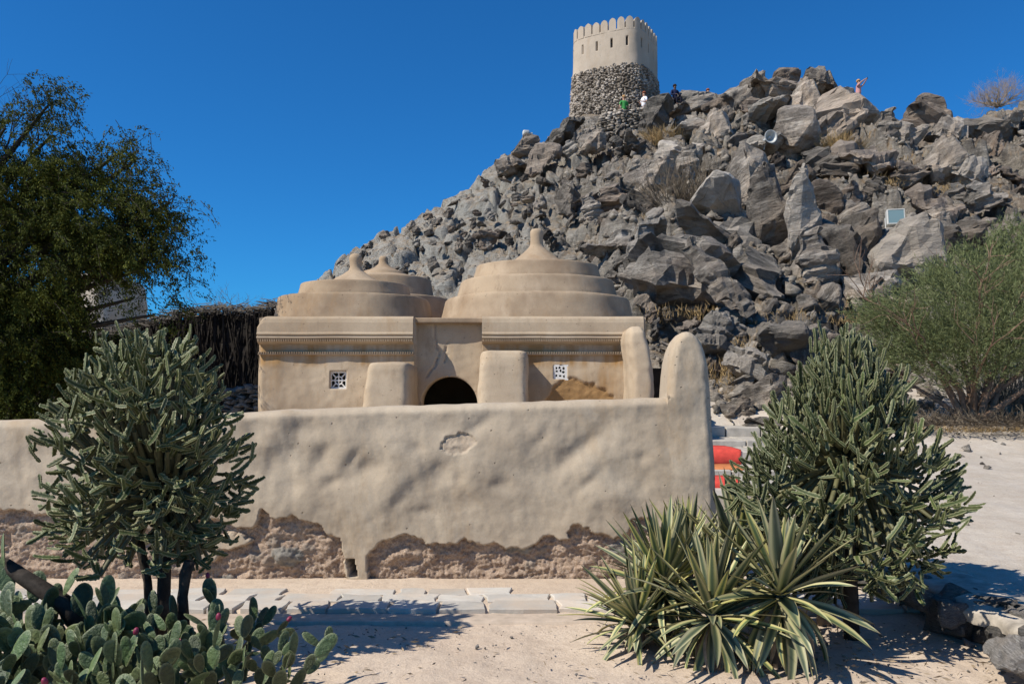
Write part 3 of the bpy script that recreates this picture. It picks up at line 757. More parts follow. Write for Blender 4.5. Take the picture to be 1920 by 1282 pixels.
mbox('back_wall', xL+.4, xR-.4, 20.2, 20.6, 0, 2.9)
mbox('roof', xL+.03, xR-.03, D0+.16, 20.62, 2.86, 2.955, M['dome'])
mbox('inner_wall', xL+.4, xr0-.0, D0+.62, D0+.7, 0, 2.85); mbox('inner_wall', xr1, xR-.4, D0+.62, D0+.7, 0, 2.85)
M['wood'] = mat_plain('gap_shade_dark', (.035, .025, .018), .9, .1, .4, 8, .5)  # near-black: the shade of the gap put into the colour
mbox('gap_shade_panel', xR+.002, xR+.62, D0+.05, D0+.12, 0, mz(690), M['wood'])  # added dark panel, stands in for the shaded gap beside the corner pillar
# cornices: a leaning rounded slab, a groove, a lip and a row of dentils
PROF = [(.16,2.962),(-.02,2.965),(-.075,2.95),(-.105,2.915),(-.122,2.85),(-.132,2.685),(-.150,2.660),(-.150,2.640),(-.125,2.632),(-.125,2.612),(-.158,2.606),(-.165,2.590),(-.160,2.572),(-.12,2.566),(-.115,2.53),(-.10,2.505),(0.0,2.47),(.16,2.47)]
def cornice(x0, x1, s):
    n = int((x1-x0)/.05)+1; xs = np.linspace(x0, x1, n); V = []
    for x in xs:
        e = min(1, max(0, (x-x0)/.14)) if s == 0 else 1
        k = 1-(1-e)**2
        for (y, z) in PROF:
            zz = z if z < 2.7 else 2.685+(z-2.685)*(.35+.65*k)
            V.append((x, D0+.06+(y)+.004*math.sin(x*3+s)+.003*float(noise(x*6, z*6, 0, 8)), zz+.006*float(noise(x*1.5, 0, s, 9))))
    m = len(PROF); Fc = [tuple(q) for q in grid_faces(n, m).tolist()]+[tuple(range(m)), tuple((n-1)*m+k for k in range(m-1, -1, -1))]
    me = mesh_np('cornice', np.array(V)-LM, Fc, M['mosque'], False, {'erode': np.zeros(len(V)), 'stone': np.zeros(len(V)), 'stain': np.zeros(len(V))})
    c = obj('cornice', me, mos)
    bm = bm_new(); x = x0+.02
    while x < x1-.02:
        bm_box(bm, x-LM[0], x+.022-LM[0], D0-.104-LM[1], D0-.05-LM[1], 2.524, 2.562); x += .040
    d = obj('dentil_row', bm_mesh('dentil_row', bm, M['dome']), c); d['kind'] = 'stuff'
    bm = bm_new(); x = x0+.01
    yb = D0-.012
    while x < x1-.02:
        bm_box(bm, x-LM[0], x+.022-LM[0], yb-.02-LM[1], yb+.12-LM[1], 2.318, 2.345); x += .041
    bm_box(bm, x0-LM[0], x1-LM[0], yb-.012-LM[1], yb+.12-LM[1], 2.297, 2.313)
    d = obj('string_course', bm_mesh('string_course', bm, M['dome']), mos); d['kind'] = 'stuff'
cornice(mx(484), mx(775), 0); cornice(mx(904), mx(1206), 1)
# buttresses
def prism(name, pts8, parent=mos, mat=M['mosque'], bev=.05):
    pass
def buttress(x0, x1, zt, yf_bot, yf_top, inset, s, n=7, name='buttress'):
    secs = [(0, x0, x1, yf_bot, 14.35), (zt-.12, x0+inset, x1-.01, yf_top, 14.35), (zt-.045, x0+inset+.02, x1-.03, yf_top+.03, 14.35), (zt-.012, x0+inset+.05, x1-.06, yf_top+.07, 14.33), (zt, x0+inset+.12, x1-.12, yf_top+.16, 14.25)]
    obj(name, loft(name, secs, n, 72, M['mosque'], .018, s, 2.5, LM, rows=60), mos)
dB = 12.75
buttress((655-CX)/F*dB, (765-CX)/F*dB, EYE+62/F*13.0, 12.55, 12.95, .22, 5)
buttress((886-CX)/F*dB, (993-CX)/F*dB, EYE+84/F*13.0, 12.6, 12.95, .10, 6)
# corner pillar, rounded top, lit on its left side
kp = 12.9/F
def cz_(py): return EYE-(py-HZ)*kp
obj('corner_pillar', loft('corner_pillar', [(0, (1182-CX)*kp, (1232-CX)*kp, 12.85, 14.0), (cz_(690), (1183-CX)*kp, (1229-CX)*kp, 12.9, 14.0), (cz_(640), (1178-CX)*kp, (1220-CX)*kp, 12.95, 14.0), (cz_(622), (1180-CX)*kp, (1215-CX)*kp, 13.0, 14.0), (cz_(613), (1184-CX)*kp, (1210-CX)*kp, 13.08, 13.95), (cz_(609), (1190-CX)*kp, (1204-CX)*kp, 13.2, 13.8)], 4.2, 64, M['mosque'], .02, 7, 2.6, LM, rows=70), mos)
# window lattices: white plaster tracery
M['white'] = mat_plain('white_gypsum', (.72, .70, .66), .8, .2, .12, 30, .2)
M['dark'] = mat_plain('dark_interior', (.02, .018, .016), .9, .1)
def lattice1(cx, cz, w, h):
    bm = bm_new(); y0, y1 = D0+.075, D0+.115; t = .013
    x0, x1, z0, z1 = cx-w, cx+w, cz-h, cz+h
    for a in ((x0-.02, x0+t, z0-.02, z1+.02), (x1-t, x1+.02, z0-.02, z1+.02)): bm_box(bm, a[0]-LM[0], a[1]-LM[0], y0-LM[1], y1-LM[1], a[2], a[3])
    for a in ((x0+t, x1-t, z0-.02, z0+t*2.2), (x0+t, x1-t, z1-t, z1+.02)): bm_box(bm, a[0]-LM[0], a[1]-LM[0], y0-LM[1], y1-LM[1], a[2], a[3])
    parts = []
    def bar(p, q, r=.0125): parts.append(tube([(p[0]-LM[0], D0+.094-LM[1], p[1]), (q[0]-LM[0], D0+.094-LM[1], q[1])], r, 6))
    for sx in (-1, 1):
        for sz in (-1, 1):
            bar((cx+sx*w*.30, cz+sz*h*.30), (cx+sx*w*.98, cz+sz*h*.98)); 
        bar((cx, cz), (cx+sx*w*.95, cz)); bar((cx, cz), (cx, cz+sx*h*.95))
    for k in range(12):
        a, b = k*math.pi/6, (k+1)*math.pi/6; bar((cx+w*.5*math.cos(a), cz+h*.5*math.sin(a)), (cx+w*.5*math.cos(b), cz+h*.5*math.sin(b)), .012)
    V, Fc = join_vf(parts); vv = [bm.verts.new(p) for p in V]
    for f in Fc: bm.faces.new([vv[i] for i in f])
    return bm_mesh('lattice', bm, M['white'])
w_ = empty('window', (0, 0, 0)); w_.parent = mos
obj('lattice', lattice1(mx(633), mz(713), 14.5*KM, 15.5*KM), w_)
w_ = empty('window', (0, 0, 0)); w_.parent = mos
# second window: thick plate with nine small holes
cx, cz, hw = mx(1051), mz(698), .135
bm = bm_new(); holes = [(-.07,.075),(-.015,.082),(.055,.07),(-.062,.02),(.004,.03),(.05,.005),(-.07,-.055),(-.005,-.06),(.062,-.07)]
gxs = np.linspace(-hw, hw, 28); 
cell = (gxs[1]-gxs[0])
msk = np.ones((27, 27), bool)
for i in range(27):
    for j in range(27):
        u, v = (gxs[i]+gxs[i+1])/2, (gxs[j]+gxs[j+1])/2
        for k, (a, b) in enumerate(holes):
            if ((u-a)/(.017+.004*(k % 2)))**2+((v-b)/(.020+.004*((k+1) % 2)))**2 < 1: msk[i, j] = False
for i in range(27):
    for j in range(27):
        if not msk[i, j]: continue
        x0, x1, z0, z1 = cx+gxs[i]-LM[0], cx+gxs[i+1]-LM[0], cz+gxs[j], cz+gxs[j+1]; ya, yb = D0+.02-LM[1], D0+.07-LM[1]
        def q(*ps): bm.faces.new([bm.verts.new(p) for p in ps])
        q((x0,ya,z0),(x1,ya,z0),(x1,ya,z1),(x0,ya,z1))
        if i == 0 or not msk[i-1, j]: q((x0,ya,z1),(x0,yb,z1),(x0,yb,z0),(x0,ya,z0))
        if i == 26 or not msk[i+1, j]: q((x1,ya,z0),(x1,yb,z0),(x1,yb,z1),(x1,ya,z1))
        if j == 0 or not msk[i, j-1]: q((x0,ya,z0),(x0,yb,z0),(x1,yb,z0),(x1,ya,z0))
        if j == 26 or not msk[i, j+1]: q((x1,ya,z1),(x1,yb,z1),(x0,yb,z1),(x0,ya,z1))
bmesh.ops.remove_doubles(bm, verts=bm.verts, dist=1e-4)
obj('lattice', bm_mesh('lattice', bm, M['white']), w_)
# domes
def lathe(name, prof, c, mat, seg=96, sq=2.4, lump=.010, s=0, parent=mos, L=LM, squash=(1, 1)):
    zs = []; R = []
    # resample the profile
    P_ = [prof[0]]
    for a, b in zip(prof[:-1], prof[1:]):
        n = max(1, int(math.hypot(b[0]-a[0], b[1]-a[1])/.05))
        for k in range(1, n+1): P_.append((a[0]+(b[0]-a[0])*k/n, a[1]+(b[1]-a[1])*k/n))
    th = np.arange(seg)/seg*2*math.pi; V = []
    for r, z in P_:
        k = (np.abs(np.cos(th))**sq+np.abs(np.sin(th))**sq)**(-1/sq)
        k = 1+(k-1)*min(1, r/.8)
        X = c[0]+r*k*np.cos(th)*squash[0]; Y_ = c[1]+r*k*np.sin(th)*squash[1]
        b = lump*fbm(X*1.6, Y_*1.6, z*2.5, 3, s)+.25*lump*fbm(X*7, Y_*7, z*7, 2, s+3)
        b = b*min(1, r/.3)
        V.append(np.stack([X+b*np.cos(th), Y_+b*np.sin(th), z+.5*b+0*X], -1))
    V = np.array(V).transpose(1, 0, 2); n = V.shape[1]
    me = mesh_np(name, V.reshape(-1, 3)-np.array(L), grid_faces(seg, n, True), mat, True)
    return obj(name, me, parent)
def tier(r, z0, z1, sl=.10, nxt=None):
    """sloping face with a rounded shoulder"""
    return [(r, z0), (r-.004, z0+.04), (r-sl*.40, z0+(z1-z0)*.5), (r-sl*.66, z1-.06), (r-sl*.74, z1-.024), (r-sl*.84, z1-.006), (r-sl-.04, z1+.002), (r-sl-.09, z1+.006)]
big = tier(1.93, 2.92, 3.44, .16)+tier(1.60, 3.445, 3.80, .12)+tier(1.29, 3.805, 4.11, .10)+[(.80, 4.13), (.64, 4.16), (.46, 4.28), (.30, 4.40), (.19, 4.50), (.145, 4.55), (.128, 4.60), (.125, 4.74), (.132, 4.80), (.126, 4.86), (.10, 4.90), (.05, 4.915), (.004, 4.918)]
lathe('big_dome', big, (mx(1007)+.06, 16.0), M['dome'], 120, s=11)
lft = tier(1.50, 2.92, 3.42, .10)+tier(1.08, 3.425, 3.70, .08)+[(.56, 3.74), (.40, 3.83), (.24, 3.93), (.135, 4.01), (.112, 4.08), (.118, 4.18), (.132, 4.24), (.115, 4.30), (.07, 4.335), (.02, 4.345), (.003, 4.346)]
lathe('front_left_dome', lft, ((667-CX)/F*15.55, 15.55), M['dome'], 110, s=12)
bck = tier(1.62, 2.92, 3.75, .10)+tier(1.16, 3.755, 4.22, .10)+[(.62, 4.32), (.52, 4.33), (.52, 4.38), (.42, 4.43), (.34, 4.45), (.20, 4.52), (.115, 4.6), (.10, 4.68), (.105, 4.73), (.07, 4.78), (.005, 4.79)]
lathe('back_left_dome', bck, ((719-CX)/F*18.4, 18.4), M['dome'], 100, s=13)

# ---------------------------------------------------------------- watch tower
TC = np.array([6.0, 46.3, 0.]); ROT = math.radians(-28)
def rsq(t, r, n=4.2):
    """rounded square: t in turns, r half side"""
    th = np.asarray(t)*2*math.pi
    k = (np.abs(np.cos(th))**n+np.abs(np.sin(th))**n)**(-1/n)
    x, y = r*k*np.cos(th), r*k*np.sin(th)
    return x*math.cos(ROT)-y*math.sin(ROT), x*math.sin(ROT)+y*math.cos(ROT)
tw = empty('round_watchtower', tuple(TC+[0, 0, 16.4])); tw.name = 'watchtower'; tag(tw, 'old watchtower on the hilltop, rubble stone below and plaster with merlons above', 'tower')
LT = TC+np.array([0, 0, 16.4])
z0t, zj, zw = 16.2, 19.75, 21.78
# arc length parameter
tt_ = np.linspace(0, 1, 2001); xx_, yy_ = rsq(tt_, 1.); al = np.concatenate([[0], np.cumsum(np.hypot(np.diff(xx_), np.diff(yy_)))]); al /= al[-1]
def tp(s): return np.interp(np.asarray(s) % 1, al, tt_)
def rad(z): return np.interp(z, [16, 18, 19.75, 21.0, 22.6], [2.36, 2.24, 2.13, 2.10, 2.08])
NS = 360
ss = np.arange(NS)/NS; zz = np.arange(zj-.12, zw+.001, .0525); nz = len(zz)
S_, Z_ = np.meshgrid(ss, zz, indexing='ij')
def shell(S_, Z_, off, lump=.02, s=5):
    x, y = rsq(tp(S_), rad(Z_)+off); 
    b = lump*fbm(x*.9, y*.9, Z_*.9, 3, s)
    m_ = np.hypot(x, y); return np.stack([TC[0]+x*(1+b/m_), TC[1]+y*(1+b/m_), Z_+0*x], -1)
out = shell(S_, Z_, .035); inn = shell(S_, Z_, -.30)
nslit = 17; cs = (np.arange(NS)+.5)/NS; cz2 = (zz[:-1]+zz[1:])/2
sl = (np.abs(((cs*nslit+.1) % 1)-.5) < .07)[:, None] & ((cz2 > 20.72) & (cz2 < 21.28))[None, :]
f = grid_faces(NS, nz, True).reshape(NS, nz-1, 4)
V = np.concatenate([out.reshape(-1, 3), inn.reshape(-1, 3)]); n0 = NS*nz
FF = [f[~sl].reshape(-1, 4), (f+n0).reshape(-1, 4)[:, ::-1]]
rv = []
P2 = np.pad(sl, ((0, 0), (1, 1)))
for i in range(NS):
    for j in range(nz-1):
        if sl[i, j]:
            a, b, c, d = f[i, j]
            if not P2[i, j]: rv.append((a, b, b+n0, a+n0))
            if not sl[(i+1) % NS, j]: rv.append((b, c, c+n0, b+n0))
            if not P2[i, j+2]: rv.append((c, d, d+n0, c+n0))
            if not sl[i-1, j]: rv.append((d, a, a+n0, d+n0))
for i in range(NS):
    a, b = i*nz+nz-1, ((i+1) % NS)*nz+nz-1; rv.append((a, b, b+n0, a+n0))
    a, b = i*nz, ((i+1) % NS)*nz; rv.append((b, a, a+n0, b+n0))
FF.append(np.array(rv))
obj('plastered_parapet', mesh_np('plastered_parapet', V-LT, np.concatenate(FF), M['tower'], False), tw)
# merlons
nm = 31; prev = None
for k in range(nm):
    s0 = (k+.5)/nm; w = .425/nm
    nu_, nv_ = 8, 12; u = np.linspace(-1, 1, nu_); v = np.linspace(0, 1, nv_)
    hgt = .58*(1+.05*random.uniform(-1, 1))
    Vs = []
    for off in (.044, -.22):
        for a in u:
            for b in v:
                wz_ = zw-.14+(hgt+.136)*b
                sh = 1.0 if b < .6 else math.sqrt(max(0, 1-((b-.6)/.4)**2))
                sh = max(sh, .12); x, y = rsq(tp(s0+a*w*sh), float(rad(wz_))+off)
                Vs.append((TC[0]+x, TC[1]+y, wz_))
    n1 = nu_*nv_; g = grid_faces(nu_, nv_); Fm = [tuple(q) for q in g.tolist()]+[tuple(q[::-1]+n1) for q in g]
    edge = [i*nv_+nv_-1 for i in range(nu_)]
    loop = [i*nv_ for i in range(nu_)]+[(nu_-1)*nv_+j for j in range(1, nv_)]+[i*nv_+nv_-1 for i in range(nu_-2, -1, -1)]+[j for j in range(nv_-2, 0, -1)]
    for a, b in zip(loop, loop[1:]+loop[:1]): Fm.append((b, a, a+n1, b+n1))
    me = mesh_np('merlon', np.array(Vs)-LT, Fm, M['tower'], False); obj('merlon', me, tw)
mbm = bm_new(); 
xs_, ys_ = rsq(tp(np.arange(60)/60), 1.85); vv = [mbm.verts.new((float(a), float(b), 20.5-16.4)) for a, b in zip(xs_, ys_)]; mbm.faces.new(vv)
obj('tower_floor', bm_mesh('tower_floor', mbm, M['tower']), tw)
# rubble masonry below: core and stones
zz = np.arange(z0t, zj+.001, .12); S_, Z_ = np.meshgrid(np.arange(160)/160, zz, indexing='ij')
core = shell(S_, Z_, -.06, .05, 6); M['mortar'] = mat_plain('earth_mortar', (.19, .155, .12), .95, .1, .3, 6, .6)
obj('masonry_core', mesh_np('masonry_core', core.reshape(-1, 3)-LT, grid_faces(160, len(zz), True), M['mortar'], True), tw)
def masonry_mat():
    m = NT('masonry_stone', .9, .2)
    cell = m.voro(3.2, out='Color'); sp = m.n('ShaderNodeSeparateXYZ'); m.l(cell, sp.inputs[0])
    c = m.ramp(sp.outputs[0], [(0, (.15, .125, .10)), (.35, (.28, .24, .195)), (.7, (.38, .33, .275)), (1, (.50, .44, .37))])
    c = m.mix(m.ramp(m.noise(9, 5, .8), [(.32, .7), (.55, 0)]), c, (.10, .085, .07))
    m.bump(m.noise(14, 4, .7), .6, .03); m.color(c); return m.m
M['masonry'] = masonry_mat()
P_ = []; S3 = []
z = z0t+.05
while z < zj:
    rowh = random.uniform(.085, .15); s = random.random()*.02; per = 8*float(rad(z))*.93
    while s < 1.0:
        wd = random.uniform(.10, .26); 
        x, y = rsq(tp(s), float(rad(z))-.03+random.uniform(-.02, .03)); P_.append((TC[0]+float(x), TC[1]+float(y), z+random.uniform(-.03, .03))); S3.append((wd, rowh)); s += wd*.92/per
    z += rowh*.86
P_ = np.array(P_); S3 = np.array(S3)
VV = []; FF = []; o = 0
for i in range(len(P_)):
    tv, tf = TPL[i % len(TPL)]
    ang = math.atan2(P_[i, 1]-TC[1], P_[i, 0]-TC[0])+math.pi/2
    a = random.gauss(0, .12)
    q = tv*np.array([S3[i, 0]*1.12, .34, S3[i, 1]*1.55])
    ca, sa = math.cos(a), math.sin(a); q = np.stack([q[:, 0]*ca-q[:, 2]*sa, q[:, 1], q[:, 0]*sa+q[:, 2]*ca], -1)
    ca, sa = math.cos(ang), math.sin(ang); q = np.stack([q[:, 0]*ca-q[:, 1]*sa, q[:, 0]*sa+q[:, 1]*ca, q[:, 2]], -1)+P_[i]
    VV.append(q); FF.append(tf+o); o += len(tv)
me = mesh_np('rubble_masonry', np.concatenate(VV)-LT, np.concatenate(FF), M['masonry']); o_ = obj('rubble_masonry', me, tw); o_['kind'] = 'stuff'
# dry-stone terrace below the tower
def drystone(name, path, h, t, sw, label, cat, mat, parent_name='dry_stone'):
    """path: (x, y, zbase, ztop) list"""
    P_ = []; A = []; S3 = []
    path = [np.array(p, float) for p in path]
    for a, b in zip(path[:-1], path[1:]):
        L = np.hypot(*(b-a)[:2]); ang = math.atan2(b[1]-a[1], b[0]-a[0]); s = 0
        col = 0
        z = 0
        while z < 1:
            s = -random.random()*sw; 
            while s < L:
                k = max(0, min(1, s/L)); p = a+(b-a)*k; zz = p[2]+(p[3]-p[2])*z
                w = random.uniform(.6, 1.5)*sw
                for q in (-1, 1):
                    P_.append((p[0]-math.sin(ang)*t*.5*q, p[1]+math.cos(ang)*t*.5*q, zz)); A.append(ang); S3.append((w, random.uniform(.6, 1.1)*sw*.7))
                s += w*.85
            z += sw*.5/max(.1, (a[3]-a[2]))
    VV = []; FF = []; o = 0
    for i, p in enumerate(P_):
        tv, tf = TPL[random.randrange(12)]; q = tv*np.array([S3[i][0]*1.2, t*1.1, S3[i][1]*1.4]); a = random.gauss(0, .15)
        ca, sa = math.cos(a), math.sin(a); q = np.stack([q[:, 0]*ca-q[:, 2]*sa, q[:, 1], q[:, 0]*sa+q[:, 2]*ca], -1)
        ca, sa = math.cos(A[i]), math.sin(A[i]); q = np.stack([q[:, 0]*ca-q[:, 1]*sa, q[:, 0]*sa+q[:, 1]*ca, q[:, 2]], -1)+np.array(p)
        VV.append(q); FF.append(tf+o); o += len(tv)
    r_ = empty(name, tuple(path[0][:3])); tag(r_, label, cat)
    s_ = obj('dry_stones', mesh_np('dry_stones', np.concatenate(VV)-path[0][:3], np.concatenate(FF), mat), r_); s_['kind'] = 'stuff'
    return r_
d_ = 42.4
drystone('terrace_wall', [((1128-CX)/F*d_, d_, EYE+450/F*d_, EYE+520/F*d_), ((1165-CX)/F*d_, d_-.3, EYE+455/F*d_, EYE+527/F*d_), ((1215-CX)/F*d_, d_-.1, EYE+470/F*d_, EYE+535/F*d_)], 1, .4, .26,
         'low dry-stone terrace wall just below the watchtower', 'wall', M['masonry'])

# ---------------------------------------------------------------- old building behind the left tree
hb = empty('mud_building', (-15.4, 30.5, 0)); tag(hb, 'ruined pale mud-plastered building half hidden behind the big left tree', 'building')
LH = np.array([-15.4, 30.5, 0])
obj('building_block', loft('building_block', [(0, -17.0, -14.6, 29, 33), (4.5, -16.7, -14.7, 29.2, 32.8), (5.9, -16.5, -14.85, 29.3, 32.7), (6.1, -16.4, -14.95, 29.4, 32.6)], 6, 60, M['oldhouse'], .12, 3, .8, LH, rows=50), hb)
obj('lower_wing', loft('lower_wing', [(0, -14.7, -12.4, 30, 33), (4.0, -14.6, -12.6, 30.1, 32.8), (4.2, -14.5, -12.7, 30.3, 32.6)], 6, 60, M['oldhouse'], .12, 4, .8, LH, rows=40), hb)

# ---------------------------------------------------------------- stone path along the wall and its kerb
def slab_mat():
    m = NT('path_slab', .85, .25)
    c = m.mix(m.ramp(m.noise(5, 5, .7), [(.3, 0), (.7, 1)]), (.40, .37, .325), (.52, .485, .425))
    c = m.mix(m.ramp(m.noise(1.6, 4, .7), [(.46, 0), (.66, .8)]), c, (.53, .43, .33))
    r = m.rnd(); v = m.n('ShaderNodeHueSaturation'); m.l(c, v.inputs['Color']); m.l(m.math('MULTIPLY_ADD', r, .3, .85), v.inputs['Value']); c = v.outputs[0]
    m.bump(m.noise(18, 5, .8), .5, .01); m.color(c); return m.m
M['slab'] = slab_mat()
path = empty('stone_path', (0, 6.2, 0)); tag(path, kind='structure'); LP = np.array([0, 6.2, 0])
bm = bm_new(); nseg = 150; xs = np.linspace(-8, 3.2, nseg)
ys = [5.80, 5.86, 6.0, 6.3, 6.6, 6.95]; zs_ = [-.06, .022, .026, .024, .016, .004]
V = []
for x in xs:
    for y, z in zip(ys, zs_): V.append((x-LP[0], y+.02*float(fbm(x*2, y, o=2, s=4))*(y < 6.9)-LP[1], z+.004*float(fbm(x*3, y*3, o=3, s=5))))
bm.free(); obj('path_bed', mesh_np('path_bed', V, grid_faces(nseg, len(ys)), M['sand'], True), path)
rows = [(5.82, 6.05), (6.058, 6.26), (6.268, 6.46)]
for ri, (y0, y1) in enumerate(rows):
    x = -7.5+ri*.2
    while x < 3.0:
        w = random.uniform(.2, .55)
        if ri == 0 or random.random() < (.98, .97, .85)[ri]:
            n = 7; pts = []
            j = lambda a: random.uniform(-a, a)
            pts = [(x+.01+j(.02), y0+j(.015)), (x+w*.5, y0+j(.02)), (x+w-.014+j(.02), y0+j(.015)), (x+w-.012+j(.02), (y0+y1)/2+j(.03)), (x+w-.02+j(.04), y1+j(.03)), (x+w*.45, y1+j(.03)), (x+.015+j(.04), y1+j(.02)), (x+.01+j(.015), (y0+y1)/2)]
            zt = .045+.004*random.random()-.003*(ri); bm = bm_new()
            top_ = [bm.verts.new((a-LP[0], b-LP[1], zt+.004*j(1))) for a, b in pts]; f = bm.faces.new(top_)
            r_ = bmesh.ops.extrude_face_region(bm, geom=[f]); bmesh.ops.translate(bm, vec=(0, 0, -.075), verts=[e for e in r_['geom'] if isinstance(e, bmesh.types.BMVert)])
            bmesh.ops.recalc_face_normals(bm, faces=bm.faces)
            bmesh.ops.bevel(bm, geom=[e for e in bm.edges if all(v.co.z > zt-.02 for v in e.verts)], offset=.006, segments=1, affect='EDGES')
            obj('slab', bm_mesh('slab', bm, M['slab']), path)
        x += w+.004
# thin sunken joint / old kerb edge a hand's width in front of the path
V, Fc = [], []
xs = np.linspace(-4.5, 1.6, 120); parts = []
M['oldkerb'] = mat_plain('worn_kerb', (.46, .37, .285), .95, .1, .15, 12, .6)
V = []
for x in xs:
    yo = 5.60+.008*float(fbm(x*3, 0, o=3, s=8)); zo = G(x, 5.6)
    for y, z in ((yo-.01, -.045), (yo, .010), (yo+.02, .014), (5.80, .014), (5.86, .0)): V.append((x, y, z+.004*float(noise(x*8, y*8, s=3))))
ke = mesh_np('old_kerb', V, grid_faces(len(xs), 5), M['oldkerb'], True); obj('old_kerb', ke, path, loc=(0, -6.2, 0))

# ---------------------------------------------------------------- rubble border wall on the right
br = empty('stone_border_wall', (3.0, 5.5, 0)); tag(br, 'low rubble border wall with a smooth cement top holding up the sand on the right', 'wall'); LB = np.array([3.0, 5.5, 0])
BX = lambda y: 2.93+.05*math.sin(y*1.7)-.02*(y-5)
BST = [rock_mesh('border_stone', 950+i, M['border'], (1, 1, .9), 13, 2, .05, .04) for i in range(4)]
y = 3.7
while y < 8.6:
    L = random.uniform(.28, .5)
    for lvl in range(2):
        me = BST[random.randrange(4)]
        me2 = me
        o = obj('border_stone', me2, br, (BX(y)+.10+random.uniform(-.03, .02)-LB[0], y+L/2+lvl*.15-LB[1], .08+lvl*.13), (random.uniform(-.3, .3), random.uniform(-.3, .3), random.uniform(-.3, .3)+random.choice((0, 3.14))), (.26, L*1.15, .24))
    y += L*.86
hs_ = [(5.30, .42, .40, 'border'), (4.42, .42, .36, 'border')]
for yy, l, h, mt in hs_:
    me = rock_mesh('border_stone', int(yy*100), M['border'], (1, 1, 1), 14, 2, .05, .05); obj('border_stone', me, br, (BX(yy)+.03-LB[0], yy-LB[1], .13), (0.1, -.15, .3), (.36, l, h))
for (px_b, py_b, d_b, s_b) in ((1735, 1105, 5.45, .30), (1660, 1085, 5.9, .24), (1905, 1225, 4.45, .30), (1790, 1150, 5.15, .2)):
    p_ = W(px_b, py_b, d_b)-br.location; obj('border_stone', BST[px_b % 4], br, (p_.x, p_.y, max(.10, p_.z)), (.3, -.2, px_b), (s_b*1.1, s_b, s_b))
ysn = np.arange(3.6, 8.8, .025); V = []
prof = [(-.03, .17), (-.045, .235), (-.02, .262), (.06, .274), (.2, .282), (.36, .28), (.42, .25), (.44, .15)]
for y in ysn:
    for k, (a, b) in enumerate(prof):
        nz_ = float(fbm(y*2.5, a*3, k*.1, 4, 7)); wob = .045*float(fbm(y*2.2, 0, 0, 3, 9))
        nz_ = nz_*2.6+1.1*float(noise(y*9, a*9, 0, 5)); V.append((BX(y)+a+.02*nz_+(wob if k < 4 else 0)-LB[0], y-LB[1], b+.012*nz_+float(G(3.6, y))-.26*1.0))
M['cement'] = mat_plain('cement_cap', (.40, .35, .285), .95, .1, .4, 7, 1)
obj('cement_cap', mesh_np('cement_cap', V, grid_faces(len(ysn), len(prof)), M['cement'], True), br)

# ---------------------------------------------------------------- stone steps with red mats
stp = empty('stone_steps', (3.2, 11, 0)); tag(stp, 'broad grey stone steps climbing behind the wall end, beside the right cactus', 'steps'); LS = np.array([3.2, 11, 0])
M['step'] = mat_plain('step_stone', (.42, .38, .32), .85, .2, .22, 6, .6)
M['red'] = mat_plain('red_carpet', (.62, .075, .055), .85, .1, .2, 10, .3)
M['orange'] = mat_plain('orange_carpet', (.55, .20, .075), .85, .1, .2, 10, .3)
def zpx(py, d): return EYE-(py-HZ)/F*d
ST = [(9.6, 10.3, 928), (10.32, 11.2, 905), (11.22, 12.2, 882), (12.22, 13.3, 846), (13.32, 14.4, 826), (14.42, 15.6, 800)]
for i, (y0, y1, pyt) in enumerate(ST):
    zt = zpx(pyt, y0); bm = bm_new(); x = 2.30; 
    while x < 4.9:
        w = random.uniform(.5, .95)
        bm = bm_new(); bm_box(bm, x-LS[0], x+w-.02-LS[0], y0-LS[1], y1-LS[1]+.05, zt-.35, zt+random.uniform(-.012, .012), .015)
        obj('step_slab', bm_mesh('step_slab', bm, M['step']), stp); x += w
def mat_rug(x0, x1, y0, y1, z, drop, m, label, g=None):
    n = 14; V = []
    prof = [(y0-.012, z-drop), (y0-.014, z-drop*.5), (y0-.008, z+.006), (y0+.03, z+.014), ((y0+y1)/2, z+.016), (y1, z+.016)]
    for i in range(n):
        x = x0+(x1-x0)*i/(n-1)
        for k, (y, zz) in enumerate(prof): V.append((x-x0, y-y0+.006*math.sin(x*13+k), zz-z+.005*math.sin(x*9+k*2)))
    me = mesh_np('carpet', V, grid_faces(n, len(prof)), m, True); o = obj('carpet', me, loc=(x0, y0, z))
    sol = o.modifiers.new('thickness', 'SOLIDIFY'); sol.thickness = .012
    tag(o, label, 'carpet', g); return o
a = ST[3]; mat_rug(3.0, 3.5, a[0], a[1]-.1, zpx(a[2], a[0])+.015, .26, M['red'], 'red carpet hanging over a stone step, the upper and larger one', 'carpets on the stone steps')
a = ST[1]; mat_rug(2.45, 2.95, a[0], a[1]-.1, zpx(a[2], a[0])+.012, .13, M['red'], 'red carpet strip on the lower stone step beside the right cactus', 'carpets on the stone steps')
a = ST[2]; mat_rug(2.55, 3.3, a[0]+.1, a[1]-.2, zpx(a[2], a[0])+.012, .02, M['orange'], 'faded orange carpet strip between the two red carpets', 'carpets on the stone steps')
